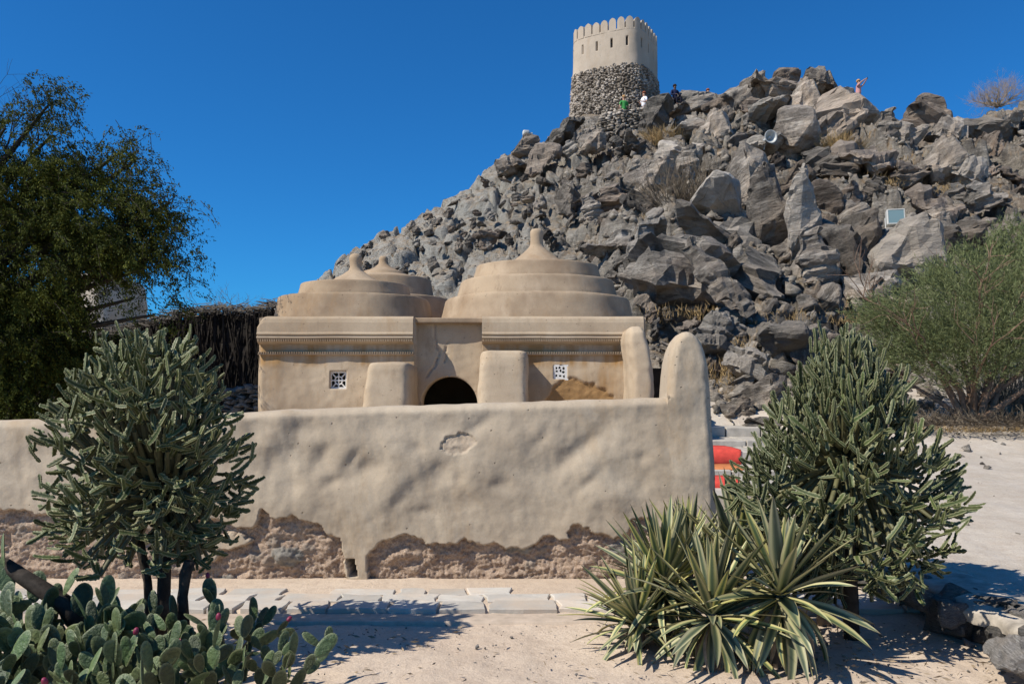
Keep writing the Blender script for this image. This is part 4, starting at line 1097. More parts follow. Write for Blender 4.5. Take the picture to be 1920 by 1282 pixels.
# ---------------------------------------------------------------- plant materials
def mat_cactus(name, base, pale, edge, brown=(.12, .09, .055)):
    m = NT(name, .55, .4)
    c = m.mix(m.ramp(m.noise(14, 4, .7), [(.3, 0), (.7, 1)]), base, pale)
    r = m.rnd(); v = m.n('ShaderNodeHueSaturation'); m.l(c, v.inputs['Color']); m.l(m.math('MULTIPLY_ADD', r, .75, .62), v.inputs['Value'])
    m.l(m.math('MULTIPLY_ADD', m.math('FRACT', m.math('MULTIPLY', r, 9.7)), .03, .487), v.inputs['Hue'])
    c = m.mix(m.math('MULTIPLY', m.attr('rim'), .85), v.outputs[0], edge)
    c = m.mix(m.attr('woody'), c, m.mix(m.ramp(m.noise(20, 4, .8), [(.3, 0), (.7, 1)]), brown, tuple(q*1.9 for q in brown)))
    m.bump(m.noise(40, 3, .7), .25, .004); m.color(c); return m.m
M['euph'] = mat_cactus('euphorbia_skin', (.032, .047, .012), (.075, .098, .028), (.29, .275, .145))
M['euph2'] = mat_cactus('euphorbia_skin_right', (.036, .052, .015), (.085, .108, .032), (.28, .27, .14))
M['bark'] = mat_plain('dark_bark', (.045, .036, .028), .9, .2, .5, 18, .8)
M['bark_red'] = mat_plain('reddish_bark', (.24, .155, .105), .9, .2, .35, 14, .8)
M['bark_grey'] = mat_plain('grey_bark', (.15, .125, .10), .9, .2, .4, 14, .8)

def finger_mesh(seed, mat, ribs=4, wd=.10, bend=.35, wave=.16, rows=16):
    """ribbed cactus stem one unit long, growing up z and curving towards +x"""
    r = random.Random(seed); seg = ribs*4; V = []; rim = []; ph = r.random()*6
    for i in range(rows):
        t = i/(rows-1); cx = bend*(t*t)*.5; cz = t-.12*bend*t*t
        tp_ = (math.sin(min(1, t*7+.35)*1.57))*(1-.12*t)*(1 if t < .9 else math.sqrt(max(.02, 1-((t-.9)/.105)**2)))
        w = wd*tp_*(1+.12*math.sin(t*9+ph))
        for k in range(seg):
            th = 2*math.pi*k/seg+.4
            q = k % 4; rr = (1.0+wave*math.sin(i*2.6+ph)) if q == 0 else (.56 if q in (1, 3) else .40)
            V.append((cx+w*rr*math.cos(th), w*rr*math.sin(th), cz)); rim.append(1.0 if q == 0 else 0.0)
    Fc = [(i*seg+k, i*seg+(k+1) % seg, (i+1)*seg+(k+1) % seg, (i+1)*seg+k) for i in range(rows-1) for k in range(seg)]
    Fc.append(tuple((rows-1)*seg+k for k in range(seg)))
    me = mesh_np('stem', V, Fc, mat, False, {'rim': rim, 'woody': [0]*len(V)}); return me
def mesh_arrays(me):
    V = np.array([v.co[:] for v in me.vertices]); Fc = [tuple(p.vertices) for p in me.polygons]; return V, Fc
def euphorbia(base, centre, shape, n, seeds, mat, lab, flen, wd, trunks, seedn, upb=.8, nodes=70, top_up=0, bend=.5):
    """shape(h) gives the crown half width for h 0..1 between zlo and zhi"""
    r = random.Random(seedn)
    root = empty('candelabra_cactus', base); tag(root, lab, 'cactus', 'tree-like cactuses in front of the wall')
    zlo, zhi, rad_ = shape
    C = Vector(centre)
    tpl = [finger_mesh(s, mat, random.choice((3, 4)), wd*random.uniform(.85, 1.2), random.uniform(.15, bend), .2) for s in seeds]
    # trunk and limbs
    parts = []
    for pts, ra in trunks: parts.append(tube([Vector(p)-Vector(base) for p in pts], ra, 10))
    V, Fc = join_vf(parts); nV = len(V)
    V = np.array([tuple(v) for v in V]); V = V+np.stack([.008*fbm(V[:, 0]*20, V[:, 1]*20, V[:, 2]*14, 3, q) for q in (1, 2, 3)], -1)
    obj('trunk', mesh_np('trunk', V, Fc, M['bark'], True), root)
    top = Vector(trunks[0][0][-1])
    # branch nodes
    nd = []
    t_ = 0
    while len(nd) < nodes and t_ < 6000:
        t_ += 1
        h = r.random(); R = rad_(h); a = r.random()*6.283; q = r.random()**.33
        p = Vector((C.x+R*q*math.cos(a), C.y+R*q*math.sin(a), zlo+(zhi-zlo)*h))
        p = Vector((C.x, C.y, 0))+(p-Vector((C.x, C.y, 0)))*1.0
        if all((p-o).length > .085 for o in nd): nd.append(p)
    lim = []
    for p in nd:
        s = top.lerp(p, r.uniform(.0, .15)); out = Vector((p.x-C.x, p.y-C.y, 0))
        mid = s.lerp(p, .5)+Vector((0, 0, -.10))+out*.12
        sh = p-out*.22-Vector((0, 0, .12))
        mid = (s+sh)/2+out*.10-Vector((0, 0, .05))
        lim.append(tube([q-Vector(base) for q in (s, mid, sh)], [.020, .016, .012], 6, False))
    V, Fc = join_vf(lim); o = obj('limbs', mesh_np('limbs', V, Fc, mat, True, {'rim': np.zeros(len(V)), 'woody': np.full(len(V), .45)}), root); o['kind'] = 'stuff'
    items = []
    per = max(1, n//len(nd))
    for p in nd:
        h = (p.z-zlo)/(zhi-zlo); out = Vector((p.x-C.x, p.y-C.y, 0)); rr = min(1, out.length/max(.05, rad_(h)))
        outn = out.normalized() if out.length > .01 else Vector((0, 0, 1))
        for k in range(per+r.choice((-1, 0, 0, 1))):
            up = upb+top_up*h
            dirv = (outn*(rr*1.1)*(1-.5*h)+Vector((0, 0, 1))*(up*(h*1.15-.10)+.05)+Vector((r.gauss(0, .72), r.gauss(0, .72), r.gauss(0, .5)))).normalized()
            L = flen*r.uniform(.6, 1.25)
            b = p-outn*(L*.45*rr)-Vector((0, 0, L*.35))+Vector((r.gauss(0, .035), r.gauss(0, .035), r.gauss(0, .04)))
            # bend towards the sky
            z = dirv; x = (Vector((0, 0, 1))-z*z.z); x = x.normalized() if x.length > .05 else Vector((1, 0, 0)); y = z.cross(x)
            Mx = Matrix((x, y, z)).transposed().to_4x4()
            tw_ = Matrix.Rotation(r.gauss(0, .5), 4, 'Z')
            T = Matrix.Translation(b-Vector(base)) @ Mx @ tw_ @ Matrix.Diagonal((L*r.uniform(.85, 1.15), L*r.uniform(.85, 1.15), L, 1))
            items.append((b.y-.3*rr, r.randrange(len(tpl)), T))
    items.sort(key=lambda q: q[0])
    for _, k, T in items[:300]:
        o = bpy.data.objects.new('stem', tpl[k]); COL.objects.link(o); o.parent = root; o.matrix_local = T
    VV, FF, RM, off = [], [], [], 0
    arr = [mesh_arrays(m_) for m_ in tpl]
    for _, k, T in items[300:]:
        V, Fc = arr[k]; A = np.array(T); VV.append(V @ A[:3, :3].T+A[:3, 3]); FF += [tuple(i+off for i in f) for f in Fc]; off += len(V)
        RM.append(np.array([0]*len(V)))
    if VV:
        rm = np.concatenate([np.array([a.value for a in tpl[k].attributes['rim'].data]) for _, k, T in items[300:]])
        o = obj('back_stems', mesh_np('back_stems', np.concatenate(VV), FF, mat, False, {'rim': rm, 'woody': rm*0}), root); o['kind'] = 'stuff'
    return root
# left one: round crown
d = 4.9
cL = W(276, 830, d)
def shL(h): return float(np.interp(h, [0, .1, .25, .45, .6, .8, 1], [.42, .55, .61, .62, .58, .46, .26]))
bL = W(300, 1225, d); bL.z = 0
euphorbia(tuple(bL), tuple(cL), (W(0, 1035, d).z, W(0, 642, d).z, shL), 1700, range(300, 312), M['euph'],
          'round dense candelabra cactus tree on two dark trunks in front of the wall, left', .125, .115,
          [([W(303, 1240, d), W(306, 1120, d), W(309, 1040, d), W(306, 960, d), W(300, 900, d)], [.046, .040, .037, .036, .034]),
           ([W(292, 1240, d), W(281, 1150, d), W(277, 1090, d), W(262, 1020, d), W(235, 940, d)], [.036, .029, .027, .027, .025])], 1, nodes=270)
# right one: bell crown, upright top
d = 5.3
cR = W(1578, 860, d)
def shR(h):
    return float(np.interp(h, [0, .12, .3, .5, .7, .85, 1], [.50, .66, .74, .68, .50, .34, .17]))
bR = W(1595, 1193, d); bR.z = 0
euphorbia(tuple(bR), tuple(cR), (W(0, 1075, d).z, W(0, 640, d).z, shR), 1750, range(330, 342), M['euph2'],
          'tall bell-shaped candelabra cactus with upright fingers at its tip, right of the wall end', .155, .092,
          [([W(1597, 1215, d), W(1596, 1120, d), W(1592, 1050, d), W(1588, 960, d), W(1585, 850, d)], [.052, .046, .044, .04, .035])], 2, upb=.7, nodes=280, top_up=1.6, bend=.4)
# charred stump beside the left one
V, Fc = tube([W(345, 1190, 4.6), W(343, 1120, 4.6), W(348, 1078, 4.6), W(356, 1052, 4.6)], [.030, .030, .034, .030], 9)
V = np.array([tuple(v) for v in V]); V += np.stack([.010*fbm(V[:, 0]*30, V[:, 1]*30, V[:, 2]*30, 3, q) for q in (1, 2, 3)], -1)
st = obj('dead_stump', mesh_np('dead_stump', V-V[0], Fc, M['bark'], True), loc=tuple(V[0])); tag(st, 'short blackened dead stump standing between the round cactus tree and the prickly pears', 'stump')

# ---------------------------------------------------------------- prickly pears
def mat_pad():
    m = NT('prickly_pear_skin', .5, .4)
    c = m.mix(m.ramp(m.noise(7, 4, .65), [(.3, 0), (.7, 1)]), (.036, .060, .024), (.100, .138, .055))
    r = m.rnd(); v = m.n('ShaderNodeHueSaturation'); m.l(c, v.inputs['Color']); m.l(m.math('MULTIPLY_ADD', r, 1.0, .5), v.inputs['Value'])
    m.l(m.math('MULTIPLY_ADD', m.math('FRACT', m.math('MULTIPLY', r, 9.7)), .06, .465), v.inputs['Hue']); c = v.outputs[0]
    c = m.mix(m.math('MULTIPLY', m.attr('rim'), .6), c, (.24, .26, .13))
    dots = m.ramp(m.voro(7.5), [(.0, 1), (.08, .9), (.13, 0)])
    c = m.mix(m.math('MULTIPLY', dots, .85), c, (.20, .18, .11))
    c = m.mix(m.ramp(m.noise(6, 4, .8), [(.30, .8), (.37, 0)]), c, (.13, .10, .055))
    c = m.mix(m.ramp(m.noise(3.3, 5, .8), [(.62, 0), (.72, .8)]), c, (.21, .17, .10))
    m.bump(m.ramp(m.voro(7.5), [(.0, 1), (.12, 0)]), .8, .015); m.bump(m.noise(4, 4, .7), .5, .03); m.color(c); return m.m
M['pad'] = mat_pad(); M['fruit'] = mat_plain('prickly_pear_fruit', (.20, .018, .05), .5, .4, .2)
def pad_mesh(seed):
    r = random.Random(seed); n = 22; rings = 5; V = []; rim = []; wb = r.uniform(.19, .27); cur = r.uniform(-.16, .16); ph = r.random()*6
    for s in (1, -1):
        for j in range(rings+1):
            q = j/rings
            for k in range(n):
                th = 2*math.pi*k/n
                zz = .5-.5*math.cos(th)*q; w = wb*math.sin(th)*q*(1+.28*(zz-.4))*(1+.04*math.sin(3*th+ph))
                thick = .036*math.sqrt(max(0, 1-q**3))*s+ (.0)
                thick += .006*s*math.sin(zz*20+ph)*math.cos(w*30)*(q < .9)
                V.append((w, thick+cur*(zz-.3)**2+.25*cur*w, zz)); rim.append(1.0 if q > .95 else 0)
    m_ = (rings+1)*n; Fc = []
    for s in (0, 1):
        for j in range(rings):
            for k in range(n):
                a = s*m_+j*n+k; b = s*m_+j*n+(k+1) % n; c, d = b+n, a+n
                if j == 0: Fc.append((a, d, c) if s else (a, c, d))
                else: Fc.append((a, d, c, b) if s else (a, b, c, d))
    return mesh_np('pad', V, Fc, M['pad'], True, {'rim': rim})
PADS = [pad_mesh(s) for s in range(8)]
fm = bm_new(); bmesh.ops.create_icosphere(fm, subdivisions=2, radius=.5)
for v in fm.verts: v.co.z *= 1.6; v.co.z = min(v.co.z, .68)
FRU = bm_mesh('fruit', fm, M['fruit'], True)
def prickly(base, lab, n0, rx_, hmax, seedn, maxp=95, spread=.4, size=.2):
    r = random.Random(seedn); root = empty('prickly_pear', base); tag(root, lab, 'cactus', 'prickly pears in the near left corner'); cnt = 0; fr = 0
    stack = []
    for i in range(n0):
        a = r.uniform(-1, 1); b = r.uniform(-1, 1)
        stack.append((Vector((a*rx_, b*spread, -.02)), Vector((a*.5+r.gauss(0, .2), b*.35, 1)).normalized(), 0, r.uniform(.9, 1.2)))
    while stack and cnt < maxp:
        p, d_, lv, sc_ = stack.pop(0)
        L = size*sc_*r.uniform(.75, 1.15)
        fac = r.uniform(0, 3.14) if r.random() < .6 else r.gauss(0, .5)
        z = d_; y = Vector((math.sin(fac), -math.cos(fac), .1)); y = (y-z*y.dot(z)).normalized(); x = y.cross(z)
        T = Matrix.Translation(p) @ Matrix((x, y, z)).transposed().to_4x4() @ Matrix.Diagonal((L*r.uniform(.8, 1.15), L, L, 1))
        o = bpy.data.objects.new('pad', PADS[r.randrange(8)]); COL.objects.link(o); o.parent = root; o.matrix_local = T; cnt += 1
        tip = p+z*L
        if tip.z < hmax*(1-.25*r.random()):
            for k in range(r.choice((1, 1, 2, 2)) if lv < 5 else r.choice((0, 1, 1))):
                a = r.gauss(0, .75); s_ = p+z*L*(.93-.12*abs(a))+x*L*.24*math.sin(a)
                nd_ = (z*math.cos(a)+x*math.sin(a)+Vector((r.gauss(0, .22), r.gauss(0, .22), .38))).normalized()
                stack.append((s_, nd_, lv+1, r.uniform(.7, 1.1)))
        elif r.random() < .10 and fr < 5:
            o = bpy.data.objects.new('fruit', FRU); COL.objects.link(o); o.parent = root; o.location = tip+z*.012; o.scale = (.026, .026, .026); o.rotation_euler = z.to_track_quat('Z', 'Y').to_euler(); fr += 1
    return root
prickly((-2.95, 4.15, 0), 'tall prickly pear clump with a long leaning stem, cut by the left edge', 24, .42, .68, 5, 200, .36, .175)
prickly((-2.35, 4.15, 0), 'dense prickly pear clump in front of the round cactus tree trunks', 26, .44, .60, 6, 220, .36, .16)
prickly((-1.75, 4.25, 0), 'prickly pear clump with one arm of pads reaching highest against the wall foot', 22, .38, .58, 7, 190, .36, .155)
prickly((-1.38, 4.22, 0), 'lowest prickly pear clump leaning out over the sand on the right', 14, .24, .30, 8, 84, .28, .135)
prickly((-1.95, 3.55, 0), 'nearest prickly pear clump at the bottom edge, left of centre', 20, .5, .38, 9, 130, .3, .165)
# leaning old stem at the far left
lean = empty('prickly_pear', W(150, 1180, 4.5)); tag(lean, 'leaning dark woody prickly pear stem with a few upright pads at the left edge', 'cactus', 'prickly pears in the near left corner')
o0 = Vector(lean.location)
V, Fc = tube([W(160, 1190, 4.5)-o0, W(120, 1130, 4.5)-o0, W(60, 1090, 4.5)-o0, W(10, 1060, 4.55)-o0, W(-60, 1050, 4.6)-o0], [.05, .05, .045, .04, .04], 10)
V = np.array([tuple(v) for v in V]); V += np.stack([.012*fbm(V[:, 0]*16, V[:, 1]*16, V[:, 2]*16, 3, q) for q in (1, 2, 3)], -1)
obj('woody_stem', mesh_np('woody_stem', V, Fc, M['bark'], True), lean)
for (a, b, l, t) in ((20, 1110, .22, -.4), (62, 1130, .18, .1), (8, 1065, .20, -.3), (118, 1115, .17, .35), (-20, 1090, .2, -.6), (146, 1160, .2, .2), (35, 1175, .2, -.2)):
    o = bpy.data.objects.new('pad', PADS[(a+b) % 8]); COL.objects.link(o); o.parent = lean; o.location = W(a, b, 4.48)-o0; o.scale = (l, l, l); o.rotation_euler = (random.gauss(0, .2), t, random.uniform(-1, 1))

# ---------------------------------------------------------------- yuccas with yellow-edged sword leaves
def mat_yucca():
    m = NT('yucca_leaf', .5, .4)
    u = m.attr('across')
    c = m.ramp(u, [(0, (.055, .085, .04)), (.26, (.10, .135, .055)), (.44, (.24, .24, .085)), (.66, (.44, .40, .14)), (.95, (.33, .29, .13)), (1, (.16, .11, .06))])
    r = m.rnd(); v = m.n('ShaderNodeHueSaturation'); m.l(c, v.inputs['Color']); m.l(m.math('MULTIPLY_ADD', r, .6, .65), v.inputs['Value']); m.l(m.math('MULTIPLY_ADD', m.math('FRACT', m.math('MULTIPLY', r, 7.7)), .4, .7), v.inputs['Saturation'])
    c = m.mix(m.ramp(m.noise(5, 4, .7, m.mapping((1, 1, .3))), [(.5, 0), (.8, .5)]), v.outputs[0], (.26, .27, .19))
    c = m.mix(m.attr('tip'), c, (.14, .10, .07))
    m.bump(m.noise(30, 3, .6, m.mapping((1, 1, .08))), .3, .003); m.color(c); return m.m
M['yucca'] = mat_yucca(); M['dryleaf'] = mat_plain('dry_leaf', (.26, .20, .135), .85, .15, .25, 14, .3)
def sword(seed, mat, droop, wd=.058):
    r = random.Random(seed); rows = 14; ac_ = [-1, -.62, -.3, 0, .3, .62, 1]; V = []; A = []; T = []
    tw = r.gauss(0, .5)
    x = z = 0.; an = 0.
    for i in range(rows):
        t = i/(rows-1); an = droop*t**1.5
        if i: x += math.sin(an)/(rows-1); z += math.cos(an)/(rows-1)
        w = wd*(.62+.9*t)*(1-t)**.62*1.25*(1 if t < .98 else .1) if t > 0 else wd*.66
        w = wd*float(np.interp(t, [0, .12, .45, .75, .92, 1], [.75, .7, 1.0, .68, .28, .02]))
        for a in ac_:
            cup = .30*w*(a*a); yv = a*w
            ct, st_ = math.cos(tw*t), math.sin(tw*t)
            px_, py_ = -cup*1.0, yv
            qx, qy = px_*ct-py_*st_, px_*st_+py_*ct
            V.append((x+qx*math.cos(an), qy, z-qx*math.sin(an))); A.append(abs(a)); T.append(1.0 if t > .94 else 0.)
    k = len(ac_); me = mesh_np('leaf', V, grid_faces(rows, k), mat, True, {'across': A, 'tip': T}); return me
SW = {q: [sword(700+i+int(q*50), M['yucca'], q*random.uniform(.7, 1.3)) for i in range(5)] for q in (.05, .3, .8, 1.4)}
SWD = [sword(780+i, M['dryleaf'], 1.1, .045) for i in range(3)]
def yucca(c, lab, n, L, seedn, maxtilt=115, wscale=1., lean=(0, 0), up=0, dead=14):
    r = random.Random(seedn); root = empty('yucca', (c[0], c[1], 0)); tag(root, lab, 'yucca', 'yuccas at the right end of the wall')
    V, Fc = tube([(0, 0, -.02), (lean[0]*.5, lean[1]*.5, c[2]*.5), (lean[0]*.0, 0, c[2]+.03)], [.05, .048, .03], 9); obj('stalk', mesh_np('stalk', V, Fc, M['bark_grey'], True), root)
    n = int(n*1.3); L = L*1.04
    for i in range(n+dead):
        isd = i >= n
        f = (i+.5)/n if not isd else 1.0; az = i*2.39996+r.gauss(0, .15)
        tilt = math.radians(5+(maxtilt-5)*f**.85+r.gauss(0, 6)-up*(1-f)) if not isd else math.radians(r.uniform(110, 160))
        l = L*r.uniform(.78, 1.1)*(1-.15*(f > .9))*(1.0 if not isd else .7)
        key = .05 if f < .35 else (.3 if f < .7 else r.choice((.3, .8)))
        if f > .9: key = .8
        me = r.choice(SW[key]) if not isd else r.choice(SWD)
        o = bpy.data.objects.new('leaf', me); COL.objects.link(o); o.parent = root
        z = Vector((math.sin(tilt)*math.cos(az), math.sin(tilt)*math.sin(az), math.cos(tilt)))
        down = Vector((0, 0, -1)); x = down-z*down.dot(z); x = x.normalized() if x.length > .02 else Vector((math.cos(az), math.sin(az), 0)); y = z.cross(x)
        T = Matrix.Translation(Vector((0, 0, c[2]-.06*f+.03))+z*.02) @ Matrix((x, y, z)).transposed().to_4x4() @ Matrix.Rotation(r.gauss(0, .25), 4, 'Z') @ Matrix.Diagonal((l*wscale, l*wscale*r.uniform(.85, 1.15), l, 1))
        o.matrix_local = T
    return root
yucca(W(1335, 1158, 4.85), 'middle yucca of the front clump, its centre lowest and nearest the path', 66, .55, 1, 122)
yucca(W(1463, 1120, 4.75), 'front right yucca with long leaves drooping to the ground', 64, .53, 2, 152, 1.2, dead=8)
yucca(W(1246, 1108, 5.25), 'left yucca of the clump leaning its leaves over the stone path', 84, .56, 3, 116, .85)
yucca(W(1195, 1170, 5.1), 'low outer yucca at the far left of the clump, spreading along the ground', 54, .50, 4, 108, .85)
yucca(W(1385, 1075, 5.7), 'upright yucca behind the others, its leaves reaching the wall end', 48, .64, 5, 62, .9, up=0, dead=4)
yucca(W(1290, 1060, 5.95), 'rearmost yucca close against the worn foot of the wall', 44, .50, 6, 75, .9, dead=4)
yucca(W(1545, 1100, 5.6), 'dark yucca standing by the trunk of the bell-shaped cactus', 38, .46, 7, 80, .9, dead=4)

# ---------------------------------------------------------------- foliage from many small leaves
def leaf_cloud(name, P, D, size, mat, asp=.35, rnd=.6):
    """small diamond leaves at P pointing along D"""
    n = len(P); D = D+rng.normal(0, rnd, (n, 3)); D /= np.linalg.norm(D, axis=1)[:, None]+1e-9
    U_ = rng.normal(0, 1, (n, 3)); S_ = np.cross(D, U_); S_ /= np.linalg.norm(S_, axis=1)[:, None]+1e-9
    s = (size*rng.uniform(.6, 1.4, n))[:, None]
    a = P; b = P+D*s*.5+S_*s*asp*.5; c = P+D*s; d = P+D*s*.5-S_*s*asp*.5
    V = np.stack([a, b, c, d], 1).reshape(-1, 3); Fc = np.arange(n*4).reshape(n, 4)
    return mesh_np(name, V, Fc, mat)
def mat_leaf(name, a, b, c3):
    m = NT(name, .75, .12)
    c = m.mix(m.ramp(m.noise(1.1, 3, .6), [(.3, 0), (.7, 1)]), a, b)
    c = m.mix(m.ramp(m.noise(14, 2, .6), [(.5, 0), (.7, .8)]), c, c3)
    m.color(c); tr = m.n('ShaderNodeBsdfTranslucent'); m.l(c, tr.inputs[0]); mx_ = m.n('ShaderNodeMixShader'); mx_.inputs[0].default_value = .22
    m.l(m.b.outputs[0], mx_.inputs[1]); m.l(tr.outputs[0], mx_.inputs[2]); m.l(mx_.outputs[0], m.t.nodes['Material Output'].inputs[0]); return m.m
M['leafL'] = mat_leaf('dark_tree_leaves', (.020, .030, .008), (.065, .080, .012), (.17, .17, .022))
M['leafR'] = mat_leaf('acacia_leaves', (.105, .13, .052), (.19, .215, .09), (.30, .31, .16))
# big left tree
dT = 14.2
base = Vector((-12.2, 14.4, 0)); tr_ = empty('ghaf_tree', base); tr_.name = 'leafy_tree'; tag(tr_, 'big dark leafy tree with drooping sprays filling the left edge', 'tree')
lobes = [(20,480,190,190,1900),(150,430,130,90,620),(215,500,80,70,300),(280,500,45,50,150),(40,660,130,130,1000),(190,340,70,42,200),(290,590,22,60,90),(270,420,40,45,110),(110,300,80,50,180),(250,560,50,36,110),(180,600,16,50,40),(255,300,22,14,26),(-150,500,200,260,700),(-30,330,110,90,300),(10,240,30,60,60),(88,200,24,44,60),(318,470,18,50,60),(95,255,12,40,26),(225,285,26,26,40),(320,380,14,40,24),(60,740,150,70,600),(90,600,70,70,420)]
PP = []; DD = []; tw_parts = []
limb = []
for (cx, cy, rx2, ry2, nc) in lobes:
    c = W(cx, cy, dT); 
    limb.append(tube([base+Vector((0, 0, .2)), base.lerp(c, .35)+Vector((0, 0, .9)), base.lerp(c, .7)+Vector((0, 0, .6)), c], [.20, .12, .07, .02], 7))
    kx, ky = rx2/F*dT, ry2/F*dT
    nsub = max(2, nc//30); sv = rng.normal(0, 1, (nsub, 3)); sv /= np.linalg.norm(sv, axis=1)[:, None]; q = rng.uniform(.15, 1, nsub)**.45
    sub_ = sv*q[:, None]; pick = rng.integers(0, nsub, nc); v = sub_[pick]
    pts = np.array(c)+v*np.array([kx, min(kx, ky)*.75, ky])+rng.normal(0, 1, (nc, 3))*np.array([.27, .27, .15])*(.6+.8*rng.random(nsub)[pick])[:, None]
    for p, vv_ in zip(pts, v):
        bx_ = 960+p[0]/p[1]*F; by_ = HZ-(p[2]-EYE)/p[1]*F
        if 500 < by_ < 650 and 140 < bx_ < 320 and rng.random() < .80: continue
        L = rng.uniform(.2, .55)*(1.5 if rng.random() < .12 else 1)
        dirh = np.array([vv_[0]+rng.normal(0, .3)+.2, vv_[1]+rng.normal(0, .3), -.1+rng.normal(0, .35)]); dirh /= np.linalg.norm(dirh)
        m_ = 60 if cx < 160 else 36; t = rng.random(m_); drop = np.stack([0*t, 0*t, -.55*L*t*t], -1)
        cur = p+dirh*L*t[:, None]+drop
        PP.append(cur+rng.normal(0, .028, (m_, 3))); DD.append(np.tile(dirh*.6+np.array([0, 0, -.7]), (m_, 1)))
        if rng.random() < .35: 
            tw_parts.append(tube([p-dirh*.1, p+dirh*L*.5+np.array([0, 0, -.13*L]), p+dirh*L+np.array([0, 0, -.5*L])], [.006, .004, .002], 4, False))
PP = np.concatenate(PP)-np.array(base); DD = np.concatenate(DD)
o = obj('crown', leaf_cloud('crown', PP, DD, .052, M['leafL'], .38, .55), tr_); o['kind'] = 'stuff'
V, Fc = join_vf(limb); obj('trunk', mesh_np('trunk', np.array([tuple(v) for v in V])-np.array(base), Fc, M['bark'], True), tr_)
# bare twigs poking out at the top
tp_ = []
r = random.Random(4)
def bare(p, d_, L, ra, lv, out, rr, spread=.5, upw=.25, kmin=2):
    q = [p]; dd = d_.copy(); n = 4
    for i in range(n):
        dd = (dd+Vector((rr.gauss(0, .14), rr.gauss(0, .14), rr.gauss(0, .12)+upw*.2))).normalized(); q.append(q[-1]+dd*L/n)
    out.append(tube(q, [ra*(1-.5*i/n) for i in range(n+1)], 5 if lv else 6, False))
    if lv > 0:
        for k in range(rr.choice((kmin, kmin+1, kmin+1))):
            s = q[rr.choice((2, 3, 4, 4))]; nd_ = (dd+Vector((rr.gauss(0, spread), rr.gauss(0, spread), rr.gauss(0, spread)+upw))).normalized()
            bare(s, nd_, L*rr.uniform(.6, .85), ra*.55, lv-1, out, rr, spread, upw, kmin)
for a, b, a2, b2 in ((5,330,8,130),(30,340,24,150),(70,270,90,190),(-30,330,-20,120),(210,330,250,290),(290,400,330,380),(60,300,70,200)):
    s = W(a, b, dT)-base; e = W(a2, b2, dT)-base
    bare(s, (e-s).normalized(), (e-s).length*.55, .016, 3, tp_, r, .4, .1, 2)
for p in tw_parts: tp_.append(([Vector(v)-base for v in p[0]], p[1]))
V, Fc = join_vf(tp_); o = obj('twigs', mesh_np('twigs', V, Fc, M['bark'], False), tr_); o['kind'] = 'stuff'

# acacia on the right
dA = 15.0; base = W(1828, 800, dA); base.z = float(G(base.x, base.y))-.05
ac_ = empty('acacia_tree', base); tag(ac_, 'wide feathery grey-green acacia with many reddish stems on the right', 'tree')
r = random.Random(11); st_p = []; ends = []
for k, (tx, ty, dy) in enumerate(((1700,640,-.4),(1750,610,.5),(1790,600,-.5),(1830,580,.4),(1870,600,-.3),(1905,620,.3),(1665,590,.1),(1950,600,0),(1735,700,.6),(1990,640,.2),(1920,700,-.8),(1770,660,-.9))):
    e = W(tx, ty, dA)+Vector((0, dy*1.6, 0))-base; b0 = Vector((r.gauss(0, .10), r.gauss(0, .10), 0))
    m1 = b0.lerp(e, .33)+Vector((r.gauss(0, .08), r.gauss(0, .08), .10)); m2 = b0.lerp(e, .68)+Vector((r.gauss(0, .12), r.gauss(0, .12), .08))
    ra = r.uniform(.035, .06); st_p.append(tube([b0, m1, m2, e], [ra*1.3, ra, ra*.65, ra*.3], 7, False))
    for q in (m2, e, e): 
        bare(q, (e-m1).normalized(), .7, ra*.35, 2, st_p, r, .55, .15, 2)
V, Fc = join_vf(st_p); obj('stems', mesh_np('stems', V, Fc, M['bark_red'], True), ac_)
PP = []; DD = []
for (cx, cy, rx2, ry2, nc, dy) in ((1790,585,150,85,1150,0),(1720,620,100,75,600,.3),(1645,590,50,32,180,0),(1860,520,110,60,600,.3),(1940,560,130,140,1000,0),(1915,455,60,45,300,0),(1745,515,26,18,40,0),(1805,480,30,18,50,0),(1850,640,130,70,700,-.4),(1770,680,100,50,420,-.6),(1680,660,50,40,160,-.3),(2010,600,130,120,700,0),(1830,590,130,95,420,-1.2)):
    c = W(cx, cy, dA)+Vector((0, dy, 0)); kx, ky = rx2/F*dA, ry2/F*dA
    v = rng.normal(0, 1, (nc, 3)); v /= np.linalg.norm(v, axis=1)[:, None]; q = rng.uniform(.1, 1, nc)**.4
    pts = np.array(c)+v*q[:, None]*np.array([kx, kx*.9, ky])
    trunkp = np.array(W(1830, 740, dA))
    for p in pts:
        dr = p-trunkp; dr /= np.linalg.norm(dr); dr = dr+np.array([rng.normal(0, .3)-.15, rng.normal(0, .35), rng.normal(.0, .25)]); dr /= np.linalg.norm(dr)
        L = rng.uniform(.25, .6); m_ = 13; t = rng.random(m_)
        PP.append(p+dr*L*(t-.5)[:, None]+rng.normal(0, .014, (m_, 3))); DD.append(np.tile(dr, (m_, 1)))
PP = np.concatenate(PP)-np.array(base); DD = np.concatenate(DD)
o = obj('crown', leaf_cloud('crown', PP, DD, .085, M['leafR'], .15, .4), ac_); o['kind'] = 'stuff'
